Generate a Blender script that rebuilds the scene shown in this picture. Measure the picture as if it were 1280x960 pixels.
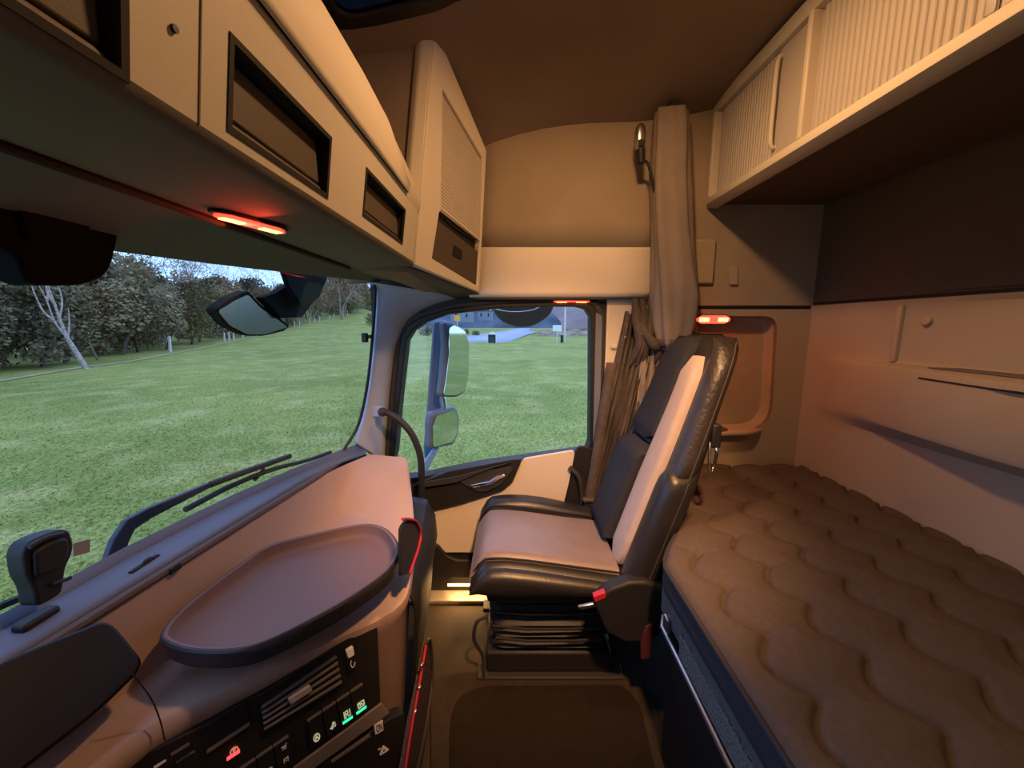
import bpy, bmesh, math, random
import numpy as np
from mathutils import Vector, Matrix

random.seed(7)
C = bpy.context.scene.collection
for o in list(bpy.data.objects):
    bpy.data.objects.remove(o)

# ------------------------------------------------------------------ camera, sky, light, exposure
sc = bpy.context.scene
cam_d = bpy.data.cameras.new('camera'); cam = bpy.data.objects.new('camera', cam_d); C.objects.link(cam)
cam_d.lens = 13.5; cam_d.sensor_width = 36; cam_d.clip_start = 0.01; cam_d.clip_end = 2000
PITCH = math.atan(74 / 480)
cam.location = (0, 0, 1.2); cam.rotation_euler = (math.pi / 2 - PITCH, 0, -math.pi / 2)
sc.camera = cam
sc.view_settings.view_transform = 'Standard'; sc.view_settings.look = 'None'
sc.view_settings.gamma = 1; sc.view_settings.use_curve_mapping = False
sc.view_settings.exposure = 0.9

w = bpy.data.worlds.new('world'); sc.world = w; w.use_nodes = True
nt = w.node_tree; nt.nodes.clear()
wo = nt.nodes.new('ShaderNodeOutputWorld'); bg = nt.nodes.new('ShaderNodeBackground')
tc = nt.nodes.new('ShaderNodeTexCoord'); sx = nt.nodes.new('ShaderNodeSeparateXYZ')
rp = nt.nodes.new('ShaderNodeValToRGB')
nt.links.new(tc.outputs['Generated'], sx.inputs[0]); nt.links.new(sx.outputs['Z'], rp.inputs[0])
rp.color_ramp.elements[0].position = 0.0; rp.color_ramp.elements[0].color = (.34, .52, .84, 1)
rp.color_ramp.elements[1].position = 0.8; rp.color_ramp.elements[1].color = (.28, .41, .74, 1)
e = rp.color_ramp.elements.new(.14); e.color = (.25, .44, .84, 1)
nt.links.new(rp.outputs[0], bg.inputs[0]); nt.links.new(bg.outputs[0], wo.inputs[0])
bg.inputs[1].default_value = 1.85

def area_light(name, loc, target, size, power, col, shape='DISK', size_y=None, parent=None):
    d = bpy.data.lights.new(name, 'AREA'); d.shape = shape; d.size = size
    if size_y: d.size_y = size_y
    d.energy = power; d.color = col
    o = bpy.data.objects.new(name, d); C.objects.link(o); o.location = loc
    o.rotation_euler = (Vector(target) - Vector(loc)).to_track_quat('-Z', 'Y').to_euler()
    if parent: par(o, parent)
    return o

# ------------------------------------------------------------------ materials
def mat(name, col, rough=.6, metal=0, var=0, vscale=8, bump=0, bscale=200, spec=.4, stretch=None, emit=None, estr=0, btype='NOISE', col2=None):
    m = bpy.data.materials.new(name); m.use_nodes = True
    t = m.node_tree; b = t.nodes['Principled BSDF']
    b.inputs['Base Color'].default_value = (*col, 1); b.inputs['Roughness'].default_value = rough
    b.inputs['Metallic'].default_value = metal; b.inputs['Specular IOR Level'].default_value = spec
    co = t.nodes.new('ShaderNodeTexCoord'); mp = t.nodes.new('ShaderNodeMapping')
    t.links.new(co.outputs['Object'], mp.inputs[0])
    if stretch: mp.inputs['Scale'].default_value = stretch
    if var:
        n = t.nodes.new('ShaderNodeTexNoise'); n.inputs['Scale'].default_value = vscale; n.inputs['Detail'].default_value = 5
        t.links.new(mp.outputs[0], n.inputs['Vector'])
        r = t.nodes.new('ShaderNodeValToRGB'); r.color_ramp.elements[0].position = .3; r.color_ramp.elements[1].position = .7
        a = col2 if col2 else tuple(min(1, c * (1 + var)) for c in col); z = tuple(c * (1 - var) for c in col) if not col2 else col
        r.color_ramp.elements[0].color = (*z, 1); r.color_ramp.elements[1].color = (*a, 1)
        t.links.new(n.outputs['Fac'], r.inputs[0]); t.links.new(r.outputs[0], b.inputs['Base Color'])
    if bump:
        if btype == 'VORONOI':
            n = t.nodes.new('ShaderNodeTexVoronoi'); out = n.outputs['Distance']
        elif btype == 'WAVE':
            n = t.nodes.new('ShaderNodeTexWave'); out = n.outputs['Fac']
        else:
            n = t.nodes.new('ShaderNodeTexNoise'); out = n.outputs['Fac']; n.inputs['Detail'].default_value = 3
        n.inputs['Scale'].default_value = bscale
        t.links.new(mp.outputs[0], n.inputs['Vector'])
        bp = t.nodes.new('ShaderNodeBump'); bp.inputs['Strength'].default_value = bump; bp.inputs['Distance'].default_value = .004
        t.links.new(out, bp.inputs['Height']); t.links.new(bp.outputs[0], b.inputs['Normal'])
    if emit:
        b.inputs['Emission Color'].default_value = (*emit, 1); b.inputs['Emission Strength'].default_value = estr
    return m

def glass_mat(name, tint, refl=.06):
    m = bpy.data.materials.new(name); m.use_nodes = True; t = m.node_tree; t.nodes.clear()
    o = t.nodes.new('ShaderNodeOutputMaterial'); mx = t.nodes.new('ShaderNodeMixShader')
    tr = t.nodes.new('ShaderNodeBsdfTransparent'); gl = t.nodes.new('ShaderNodeBsdfGlossy')
    tr.inputs[0].default_value = (*tint, 1); gl.inputs['Roughness'].default_value = .02
    mx.inputs[0].default_value = refl
    t.links.new(tr.outputs[0], mx.inputs[1]); t.links.new(gl.outputs[0], mx.inputs[2]); t.links.new(mx.outputs[0], o.inputs[0])
    return m

M = dict(
    beige=mat('beige_plastic', (.56, .50, .42), .55, var=.03, vscale=3, bump=.08, bscale=420),
    beige_light=mat('light_beige_plastic', (.66, .58, .48), .5, bump=.06, bscale=420),
    header=mat('header_plastic', (.80, .69, .56), .5, bump=.06, bscale=420),
    shutter=mat('shutter_plastic', (.47, .42, .38), .55, bump=.08, bscale=420),
    cloth_wall=mat('wall_cloth', (.38, .30, .215), .9, var=.05, vscale=6, bump=.25, bscale=600, spec=.1),
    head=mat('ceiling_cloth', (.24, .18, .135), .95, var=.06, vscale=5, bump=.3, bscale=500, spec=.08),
    dark_brown=mat('dark_brown_matte', (.13, .095, .068), .95, var=.05, vscale=5, bump=.25, bscale=500, spec=.08),
    rear=mat('rear_wall_plastic', (.42, .33, .235), .8, var=.05, vscale=4, bump=.12, bscale=300, spec=.2),
    brown=mat('dark_brown_flap', (.085, .064, .049), .6, var=.06, vscale=5, bump=.1, bscale=400),
    dark=mat('black_plastic', (.013, .0125, .013), .55, bump=.12, bscale=350),
    dark2=mat('charcoal_plastic', (.028, .027, .027), .6, bump=.12, bscale=350),
    soft_dark=mat('grey_header_cloth', (.13, .135, .12), .85, bump=.2, bscale=500, spec=.15),
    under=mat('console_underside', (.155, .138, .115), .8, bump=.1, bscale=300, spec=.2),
    recess=mat('recess_black', (.012, .010, .009), .8),
    rubber=mat('rubber_black', (.009, .009, .009), .5, bump=.05, bscale=200),
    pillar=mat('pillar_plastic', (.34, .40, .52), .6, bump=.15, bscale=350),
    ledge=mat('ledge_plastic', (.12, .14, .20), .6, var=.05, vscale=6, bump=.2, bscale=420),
    dash=mat('dash_plastic', (.42, .30, .25), .6, var=.05, vscale=4, bump=.12, bscale=400),
    dash_edge=mat('dash_lip', (.10, .07, .06), .6, bump=.1, bscale=400),
    tray=mat('tray_plastic', (.165, .097, .085), .55, var=.04, vscale=5, bump=.15, bscale=500),
    tray_rim=mat('tray_rim_rubber', (.035, .033, .040), .5, bump=.1, bscale=500),
    panel=mat('panel_black', (.020, .017, .016), .4, bump=.05, bscale=300),
    matte=mat('matte_black', (.006, .006, .006), .9, spec=.1),
    screen=mat('screen_glass', (.006, .004, .004), .42, spec=.25),
    slat=mat('vent_slat_plastic', (.15, .125, .11), .45),
    trimline=mat('satin_trim', (.20, .16, .14), .4),
    tab=mat('vent_tab', (.42, .36, .32), .4),
    chrome=mat('chrome', (.8, .78, .75), .15, 1),
    satin=mat('satin_metal', (.55, .54, .53), .32, 1),
    sillmetal=mat('sill_metal', (.45, .38, .28), .45, .6, var=.15, vscale=30, bump=.2, bscale=80),
    leather=mat('black_leather', (.030, .025, .022), .40, var=.2, vscale=14, bump=.5, bscale=90, spec=.6),
    leather_s=mat('smooth_black_leather', (.017, .0155, .0155), .38, bump=.12, bscale=160, spec=.55),
    seat_tan=mat('grey_brown_leather', (.215, .165, .155), .42, var=.08, vscale=14, bump=.14, bscale=180, spec=.5),
    seat_stripe=mat('taupe_seat_fabric', (.46, .37, .33), .75, var=.05, vscale=30, bump=.3, bscale=900, spec=.2),
    seat_cloth=mat('charcoal_seat_fabric', (.026, .028, .037), .8, var=.1, vscale=40, bump=.35, bscale=900, spec=.2),
    thread=mat('seat_piping', (.055, .045, .038), .6),
    curtain=mat('taupe_curtain_cloth', (.26, .21, .18), .9, var=.06, vscale=12, bump=.3, bscale=700, spec=.1),
    curtain_d=mat('dark_curtain_cloth', (.085, .070, .062), .85, var=.2, vscale=30, bump=.4, bscale=500, spec=.15),
    mattress=mat('quilted_ticking', (.095, .074, .064), .92, var=.08, vscale=90, bump=.35, bscale=700, spec=.1),
    mat_side=mat('mattress_border_blue', (.040, .037, .043), .85, bump=.4, bscale=600, spec=.15),
    bunk=mat('bunk_board_grey', (.10, .095, .095), .7, bump=.15, bscale=300),
    mesh=mat('net_fabric', (.17, .15, .14), .8, bump=.9, bscale=160, btype='VORONOI'),
    floor=mat('floor_rubber', (.035, .024, .014), .8, var=.35, vscale=9, bump=.3, bscale=120),
    carpet=mat('mat_carpet', (.040, .030, .022), .95, var=.15, vscale=40, bump=.5, bscale=500, spec=.1),
    carpet_in=mat('mat_rubber_inset', (.017, .012, .009), .9, var=.12, vscale=30, bump=.4, bscale=300, spec=.1),
    red=mat('red_trim', (.42, .016, .03), .45),
    redglow=mat('red_lamp_lens', (.5, .02, .01), .3, emit=(1, .03, .015), estr=3.0),
    redcore=mat('red_lamp_core', (.6, .1, .05), .3, emit=(1, .13, .035), estr=9.0),
    green_led=mat('green_led', (.05, .5, .25), .4, emit=(.02, .75, .30), estr=.9),
    red_led=mat('red_led', (.6, .05, .05), .4, emit=(1, .06, .07), estr=1.0),
    icon=mat('icon_print', (.5, .5, .33), .5, emit=(.55, .55, .34), estr=.35),
    white=mat('white_print', (.92, .88, .84), .6),
    warm=mat('warm_lens', (.9, .7, .4), .4, emit=(1, .56, .20), estr=2.5),
    lampglow=mat('ceiling_lamp_lens', (.9, .8, .7), .4, emit=(1, .60, .38), estr=3.0),
    mirror=mat('mirror_glass', (.62, .66, .62), .04, 1),
    truck_blue=mat('truck_paint', (.16, .30, .58), .3),
    mirror_arm=mat('mirror_arm_blue_grey', (.10, .14, .24), .45),
    glass=glass_mat('windscreen_glass', (.80, .80, .78), .03),
    glass_door=glass_mat('door_glass', (.97, .98, .97), .03),
    hatch=glass_mat('roof_hatch_glass', (.034, .048, .058), .02),
    sticker=mat('window_sticker', (.30, .28, .27), .8),
    bark_birch=mat('birch_bark', (.42, .33, .30), .9, var=.5, vscale=6, stretch=(1, 1, 3)),
    bark=mat('dark_bark', (.085, .07, .06), .95, var=.3, vscale=6),
    leaf_green=mat('leaf_grey_green', (.27, .205, .10), .8, var=.4, vscale=1.4),
    leaf_dark=mat('leaf_dark_green', (.16, .13, .065), .8, var=.4, vscale=1.4),
    leaf_rust=mat('leaf_rust', (.30, .17, .10), .85, var=.35, vscale=1.6),
    twig=mat('twig_pinkish', (.30, .20, .165), .9, var=.3, vscale=2),
    conifer=mat('conifer_needles', (.035, .055, .050), .9, var=.3, vscale=1),
    hill=mat('wooded_hill', (.085, .105, .135), 1, var=.4, vscale=.06, spec=0),
    hill_r=mat('bracken_hill', (.26, .19, .18), 1, var=.35, vscale=.05, spec=0),
    road=mat('asphalt', (.36, .37, .46), .8, var=.1, vscale=1),
    bank=mat('rubble_bank', (.26, .20, .13), 1, var=.5, vscale=.5),
    path=mat('path_gravel', (.42, .34, .17), .95, var=.2, vscale=2),
    post=mat('weathered_post', (.66, .58, .50), .9, var=.2, vscale=6),
    sign_white=mat('sign_white', (.75, .74, .74), .6),
    sign_orange=mat('sign_orange', (.80, .36, .06), .6),
    house=mat('house_render', (.22, .24, .30), .8), houseroof=mat('house_roof', (.10, .10, .13), .8),
    net=mat('pocket_net', (.05, .03, .035), .7, bump=.8, bscale=150, btype='VORONOI'),
)

def grass_material(name, a, b, c2):
    m = bpy.data.materials.new(name); m.use_nodes = True; t = m.node_tree; p = t.nodes['Principled BSDF']
    p.inputs['Roughness'].default_value = .9; p.inputs['Specular IOR Level'].default_value = .1
    g = t.nodes.new('ShaderNodeNewGeometry')
    def noise(s, det):
        n = t.nodes.new('ShaderNodeTexNoise'); n.inputs['Scale'].default_value = s; n.inputs['Detail'].default_value = det
        t.links.new(g.outputs['Position'], n.inputs['Vector']); return n
    n1, n2, n3 = noise(.16, 5), noise(.75, 7), noise(14, 3)
    r1 = t.nodes.new('ShaderNodeValToRGB'); r1.color_ramp.elements[0].position = .36; r1.color_ramp.elements[1].position = .62
    r1.color_ramp.elements[0].color = (*a, 1); r1.color_ramp.elements[1].color = (*b, 1)
    t.links.new(n1.outputs['Fac'], r1.inputs[0])
    r2 = t.nodes.new('ShaderNodeValToRGB'); r2.color_ramp.elements[0].position = .48; r2.color_ramp.elements[1].position = .72
    t.links.new(n2.outputs['Fac'], r2.inputs[0])
    mx = t.nodes.new('ShaderNodeMix'); mx.data_type = 'RGBA'
    sc_ = t.nodes.new('ShaderNodeMath'); sc_.operation = 'MULTIPLY'; sc_.inputs[1].default_value = .75
    t.links.new(r2.outputs[0], sc_.inputs[0]); t.links.new(sc_.outputs[0], mx.inputs[0])
    t.links.new(r1.outputs[0], mx.inputs[6]); mx.inputs[7].default_value = (*c2, 1)
    m2 = t.nodes.new('ShaderNodeMix'); m2.data_type = 'RGBA'; m2.blend_type = 'MULTIPLY'; m2.inputs[0].default_value = .8
    r3 = t.nodes.new('ShaderNodeValToRGB'); r3.color_ramp.elements[0].position = .3; r3.color_ramp.elements[1].position = .7
    r3.color_ramp.elements[0].color = (.45, .45, .45, 1); r3.color_ramp.elements[1].color = (1.3, 1.3, 1.2, 1)
    t.links.new(n3.outputs['Fac'], r3.inputs[0])
    t.links.new(mx.outputs[2], m2.inputs[6]); t.links.new(r3.outputs[0], m2.inputs[7])
    t.links.new(m2.outputs[2], p.inputs['Base Color'])
    bp = t.nodes.new('ShaderNodeBump'); bp.inputs['Strength'].default_value = .5; bp.inputs['Distance'].default_value = .05
    t.links.new(n3.outputs['Fac'], bp.inputs['Height']); t.links.new(bp.outputs[0], p.inputs['Normal'])
    return m
M['field'] = grass_material('meadow_grass', (.23, .26, .062), (.32, .335, .085), (.50, .44, .17))

# ------------------------------------------------------------------ mesh helpers
def par(o, p):
    o.parent = p; o.matrix_parent_inverse = Matrix.Translation(-Vector(p.location))

def mk(name, V, F, m, parent=None, bevel=0, seg=2, sub=0, solid=0, smooth=True, ang=40, kind=None, label=None):
    V = [Vector(v) for v in V]
    lo = Vector(min(v[i] for v in V) for i in range(3)); hi = Vector(max(v[i] for v in V) for i in range(3))
    c = (lo + hi) / 2
    me = bpy.data.meshes.new(name); me.from_pydata([v - c for v in V], [], F)
    bm = bmesh.new(); bm.from_mesh(me); bmesh.ops.recalc_face_normals(bm, faces=bm.faces); bm.to_mesh(me); bm.free()
    me.materials.append(M[m] if isinstance(m, str) else m)
    o = bpy.data.objects.new(name, me); o.location = c; C.objects.link(o)
    if solid:
        md = o.modifiers.new('solid', 'SOLIDIFY'); md.thickness = solid; md.offset = 0
    if bevel:
        md = o.modifiers.new('bevel', 'BEVEL'); md.width = bevel; md.segments = seg; md.limit_method = 'ANGLE'; md.angle_limit = math.radians(35)
    if sub:
        md = o.modifiers.new('sub', 'SUBSURF'); md.levels = sub; md.render_levels = sub
    if smooth:
        for p in me.polygons: p.use_smooth = True
        if not sub: me.set_sharp_from_angle(angle=math.radians(ang))
    if parent: par(o, parent)
    if kind: o['kind'] = kind
    if label: o['label'] = label
    return o

class MB:
    def __init__(s): s.V = []; s.F = []
    def add(s, V, F):
        n = len(s.V); s.V += [tuple(v) for v in V]; s.F += [tuple(i + n for i in f) for f in F]; return s
    def box(s, lo, hi):
        x0, y0, z0 = lo; x1, y1, z1 = hi
        return s.hexa([(x0, y0, z0), (x1, y0, z0), (x1, y1, z0), (x0, y1, z0), (x0, y0, z1), (x1, y0, z1), (x1, y1, z1), (x0, y1, z1)])
    def hexa(s, P):
        return s.add(P, [(0, 1, 2, 3), (4, 5, 6, 7), (0, 1, 5, 4), (1, 2, 6, 5), (2, 3, 7, 6), (3, 0, 4, 7)])
    def slab(s, P, n, t0, t1):
        n = Vector(n).normalized(); k = len(P)
        A = [Vector(p) + n * t0 for p in P]; B = [Vector(p) + n * t1 for p in P]
        return s.add(A + B, [tuple(range(k)), tuple(range(k, 2 * k))] + [(i, (i + 1) % k, k + (i + 1) % k, k + i) for i in range(k)])
    def loft(s, rows, closed=False, caps=False):
        r = len(rows); k = len(rows[0]); V = [p for row in rows for p in row]; F = []
        for i in range(r - 1):
            for j in range(k if closed else k - 1):
                a = i * k + j; b = i * k + (j + 1) % k; F.append((a, b, b + k, a + k))
        if caps: F += [tuple(range(k)), tuple(range((r - 1) * k, r * k))]
        return s.add(V, F)
    def tube(s, pts, r, n=10, closed=False):
        pts = [Vector(p) for p in pts]; k = len(pts); rr = r if isinstance(r, (list, tuple)) else [r] * k
        rows = []; ref = None
        for i in range(k):
            t = (pts[(i + 1) % k] - pts[i - 1]) if closed else (pts[min(i + 1, k - 1)] - pts[max(i - 1, 0)])
            t = t.normalized() if t.length > 1e-9 else Vector((0, 0, 1))
            if ref is None:
                ref = t.orthogonal().normalized()
            ref = (ref - t * ref.dot(t)); ref = ref.normalized() if ref.length > 1e-6 else t.orthogonal().normalized()
            b = t.cross(ref)
            rows.append([pts[i] + (ref * math.cos(2 * math.pi * j / n) + b * math.sin(2 * math.pi * j / n)) * rr[i] for j in range(n)])
        if closed: rows.append(rows[0])
        return s.loft(rows, True, not closed)
    def ring(s, outer, inner, n, t0, t1):
        n = Vector(n).normalized(); k = len(outer)
        L = [[Vector(p) + n * t for p in P] for P, t in ((outer, t1), (inner, t1), (inner, t0), (outer, t0))]
        V = sum(L, []); F = []
        for q in range(4):
            for j in range(k):
                a = q * k; b = ((q + 1) % 4) * k; F.append((a + j, a + (j + 1) % k, b + (j + 1) % k, b + j))
        return s.add(V, F)
    def build(s, name, m, parent=None, **kw): return mk(name, s.V, s.F, m, parent, **kw)

def curve(pts, k=6, closed=False):
    pts = [Vector(p) for p in pts]; n = len(pts); out = []
    for i in range(n if closed else n - 1):
        if closed: p0, p1, p2, p3 = pts[i - 1], pts[i], pts[(i + 1) % n], pts[(i + 2) % n]
        else: p0, p1, p2, p3 = pts[max(i - 1, 0)], pts[i], pts[i + 1], pts[min(i + 2, n - 1)]
        for j in range(k):
            t = j / k
            out.append(.5 * ((2 * p1) + (p2 - p0) * t + (2 * p0 - 5 * p1 + 4 * p2 - p3) * t * t + (3 * p1 - p0 - 3 * p2 + p3) * t ** 3))
    if not closed: out.append(pts[-1])
    return out

def rpoly(pts, r, k=5):
    """round the corners of a closed 3D polygon"""
    pts = [Vector(p) for p in pts]; n = len(pts); out = []
    for i in range(n):
        a, b, c = pts[i - 1], pts[i], pts[(i + 1) % n]
        ra = r[i] if isinstance(r, (list, tuple)) else r
        d1 = (a - b); d2 = (c - b); q = min(ra, d1.length * .48, d2.length * .48)
        s, e = b + d1.normalized() * q, b + d2.normalized() * q
        for j in range(k + 1):
            t = j / k; out.append(s * (1 - t) ** 2 + b * 2 * t * (1 - t) + e * t * t)
    return out

def rr(u0, u1, v0, v1, r, k=4):
    r = min(r, abs(u1 - u0) * .49, abs(v1 - v0) * .49)
    out = []
    for cx, cy, a0 in ((u1 - r, v1 - r, 0), (u0 + r, v1 - r, 90), (u0 + r, v0 + r, 180), (u1 - r, v0 + r, 270)):
        for j in range(k + 1):
            a = math.radians(a0 + 90 * j / k); out.append((cx + r * math.cos(a), cy + r * math.sin(a)))
    return out

def thing(name, label, cat, loc, group=None):
    o = bpy.data.objects.new(name, None); C.objects.link(o); o.empty_display_size = .1
    o.location = loc; o['label'] = label; o['category'] = cat
    if group: o['group'] = group
    return o
def tag(o, label, cat, group=None):
    o['label'] = label; o['category'] = cat
    if group: o['group'] = group
    return o
def struct(o, label=None, cat=None):
    o['kind'] = 'structure'
    if label: o['label'] = label
    if cat: o['category'] = cat
    return o
def sthing(name, loc, label=None, cat='structure'):
    o = bpy.data.objects.new(name, None); C.objects.link(o); o.location = loc; o['kind'] = 'structure'
    if label: o['label'] = label
    o['category'] = cat
    return o
def ball(mb, c, r, n=10, sq=1):
    rows = []
    rx, ry, rz = r if isinstance(r, (tuple, list)) else (r, r, r)
    f = lambda v: math.copysign(abs(v) ** sq, v)
    for i in range(n + 1):
        a = -math.pi / 2 + math.pi * i / n
        rows.append([(c[0] + rx * f(math.cos(a)) * f(math.cos(2 * math.pi * j / (2 * n))), c[1] + ry * f(math.cos(a)) * f(math.sin(2 * math.pi * j / (2 * n))), c[2] + rz * f(math.sin(a))) for j in range(2 * n)])
    mb.loft(rows, True, True); return mb
V3 = Vector

# ================================================================== THE SETTING
XR = 1.6            # passenger side wall
YB = -1.215         # rear wall
XL = -0.62          # driver side wall, behind the lens
W = lambda X, z=.71: .84 - .24 * (X - .5) ** 2 - .12 * (z - .71)      # windscreen surface

# floor
struct(MB().box((XL, YB, -.06), (1.66, .92, 0)).build('floor', 'floor'), 'worn brown rubber cab floor beneath the seat and mat', 'floor')

# ceiling with the hatch opening
TOPS = [(-1.3, 2.04), (-.80, 2.03), (-.60, 1.957), (-.5, 1.958), (-.35, 1.960), (-.2, 1.953), (-.05, 1.928), (.05, 1.900), (.16, 1.858), (.3, 1.80), (.9, 1.72)]
def side_top(y):
    for (a, za), (b_, zb) in zip(TOPS, TOPS[1:]):
        if y <= b_: return za + (zb - za) * (y - a) / (b_ - a)
    return TOPS[-1][1]
def cz(x, y):
    q = max(0, min(1, (y - .2) / .4)); q = q * q * (3 - 2 * q)
    base = 2.045 + .048 * math.exp(-((y - .05) / .34) ** 2) - .045 * q
    d = max(0, x - 1.12) / .46
    return base - (base - side_top(y)) * d ** 2.2
xs = [XL, -.2, .45, .8, 1.10, 1.19, 1.26, 1.33, 1.40, 1.47, 1.53, 1.59, 1.64]
ys = [YB - .02, -1.0, -.8, -.55, -.4, -.2, -.02, .12, .25, .38, .50, .54, .66, .8]
HX0, HX1, HY0, HY1 = .45, 1.19, -.02, .50
mb = MB(); vi = {}
for i, x in enumerate(xs):
    for j, y in enumerate(ys):
        vi[i, j] = len(mb.V); mb.V.append((x, y, cz(x, y)))
for i in range(len(xs) - 1):
    for j in range(len(ys) - 1):
        if xs[i] >= HX0 - .001 and xs[i + 1] <= HX1 + .001 and ys[j] >= HY0 - .001 and ys[j + 1] <= HY1 + .001: continue
        mb.F.append((vi[i, j], vi[i + 1, j], vi[i + 1, j + 1], vi[i, j + 1]))
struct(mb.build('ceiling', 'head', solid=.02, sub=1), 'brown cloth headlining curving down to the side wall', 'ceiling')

# dense version for the ring
def densify(P, k=4):
    out = []
    for i in range(len(P)):
        a, b = V3(P[i]), V3(P[(i + 1) % len(P)])
        out += [a.lerp(b, j / k) for j in range(k)]
    return out
# roof hatch
hz = 2.035
root = sthing('window_3', ((HX0 + HX1) / 2, (HY0 + HY1) / 2, hz), 'roof hatch with a thick black frame and dark tinted glass', 'window')
zf = lambda y: 2.088 - .21 * (y - .145)
o_ = [(p.x, p.y, zf(p.y)) for p in densify(rpoly([(HX0 - .06, HY0 - .05, hz), (HX1 + .03, HY0 - .05, hz), (HX1 + .03, HY1 + .0, hz), (HX0 - .06, HY1 + .0, hz)], .07, 6), 2)]
i_ = [(p.x, p.y, zf(p.y)) for p in densify(rpoly([(HX0 + .03, HY0 + .04, hz), (HX1 - .02, HY0 + .04, hz), (HX1 - .02, HY1 - .045, hz), (HX0 + .03, HY1 - .045, hz)], .05, 6), 2)]
MB().ring(o_, i_, (0, 0, 1), -.012, .008).build('hatch_frame', 'rubber', root, bevel=.006)
MB().slab(i_, (0, 0, 1), -.004, .0).build('pane', 'hatch', root)

# rear wall: a profile swept along the cab
prof = [(-1.215, 0), (-1.215, .60), (-1.215, .80), (-1.212, .842), (-1.165, .868), (-1.135, .885), (-1.128, .90), (-1.130, .98), (-1.132, 1.055), (-1.140, 1.070),
        (-1.155, 1.076), (-1.20, 1.080), (-1.212, 1.090), (-1.214, 1.15), (-1.215, 1.262), (-1.208, 1.270), (-1.204, 1.277), (-1.222, 1.283), (-1.222, 1.292), (-1.215, 1.297), (-1.215, 1.6), (-1.215, 2.045)]
rows = []
for x in [XL, -.1, .4, .9, 1.1, 1.25, 1.36, 1.42, 1.47, 1.52, 1.575]:
    f = 1.12 if x <= .85 else max(0, 1.12 * (1 - (x - .85) / .66))
    rows.append([(x, -1.215 + (y + 1.215) * f, z) for y, z in prof])
# rounded vertical corner into the side wall
for a in (30, 60, 90):
    a = math.radians(a); rows.append([(1.575 + .03 * math.sin(a), -1.215 + .03 * (1 - math.cos(a)), z) for y, z in prof])
rw = sthing('wall_rear', (0.5, YB, .0), 'beige moulded rear wall of the bunk with a long ledge', 'wall')
MB().loft([r[:17] for r in rows]).build('wall_shell', 'rear', rw, ang=30)
MB().loft([r[16:] for r in rows]).build('upper_section', 'dark_brown', rw, ang=30)  # upper part of the wall, darker than the shell below
MB().box((1.205, -1.216, 1.085), (1.222, -1.200, 1.262)).build('vertical_rib', 'rear', rw, bevel=.004)
b = MB(); b.tube([(1.135, -1.217, 1.212), (1.135, -1.203, 1.212)], .014, 14); b.build('screw_cap', 'rear', rw, bevel=.003)
MB().slab([(1.085, -1.178, 1.078), (.55, -1.150, 1.078), (.55, -1.195, 1.082), (1.02, -1.197, 1.082)], (0, 0, 1), 0, .004).build('ledge_inset', 'under', rw, bevel=.002)
b = MB()
for xa, ya, xb, yb in ((XL, -1.1225, .85, -1.1225), (.85, -1.1225, 1.08, -1.1550)):
    b.hexa([(xa, ya - .006, 1.049), (xb, yb - .006, 1.049), (xb, yb + .003, 1.049), (xa, ya + .003, 1.049), (xa, ya - .006, 1.053), (xb, yb - .006, 1.053), (xb, yb + .003, 1.053), (xa, ya + .003, 1.053)])
b.build('ledge_seam', 'recess', rw)
MB().box((XL, -1.2165, 1.280), (1.57, -1.2085, 1.288)).build('section_seam', 'recess', rw)

# hole in a wall panel
def hole_panel(y0, y1, z0, z1, inner, x0, x1):
    cy = sum(p[1] for p in inner) / len(inner); cz_ = sum(p[2] for p in inner) / len(inner)
    outer = []
    for p in inner:
        dy, dz = p[1] - cy, p[2] - cz_
        t = min(((y1 - cy) / dy if dy > 1e-9 else 9e9), ((y0 - cy) / dy if dy < -1e-9 else 9e9), ((z1 - cz_) / dz if dz > 1e-9 else 9e9), ((z0 - cz_) / dz if dz < -1e-9 else 9e9))
        outer.append([x0, cy + dy * t, cz_ + dz * t])
    for yy in (y0, y1):
        for zz in (z0, z1):
            k = min(range(len(outer)), key=lambda i: (outer[i][1] - yy) ** 2 + (outer[i][2] - zz) ** 2); outer[k] = [x0, yy, zz]
    inn = [(x0, p[1], p[2]) for p in inner]
    return MB().ring(outer, inn, (1, 0, 0), 0, x1 - x0)

GL = [(0.53, .535), (0.502, .659), (0.470, .90), (0.433, 1.137), (0.405, 1.178), (0.355, 1.212), (0.266, 1.243), (0.066, 1.266), (-0.166, 1.275), (-.262, 1.274), (-.300, 1.265),
      (-.320, 1.236), (-.328, .95), (-.333, .70), (-.322, .668), (-.12, .64), (.15, .600), (.39, .549)]
glass_pts = [(XR, y, z) for y, z in GL]
gdense = densify(glass_pts, 4)
wr = sthing('wall_right', (XR, 0, 0), 'passenger side wall around the door window and bunk end', 'wall')
hole_panel(-.62, .575, 0.0, 2.03, gdense, XR, XR + .05).build('wall_shell', 'dark2', wr, smooth=False)

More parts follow.
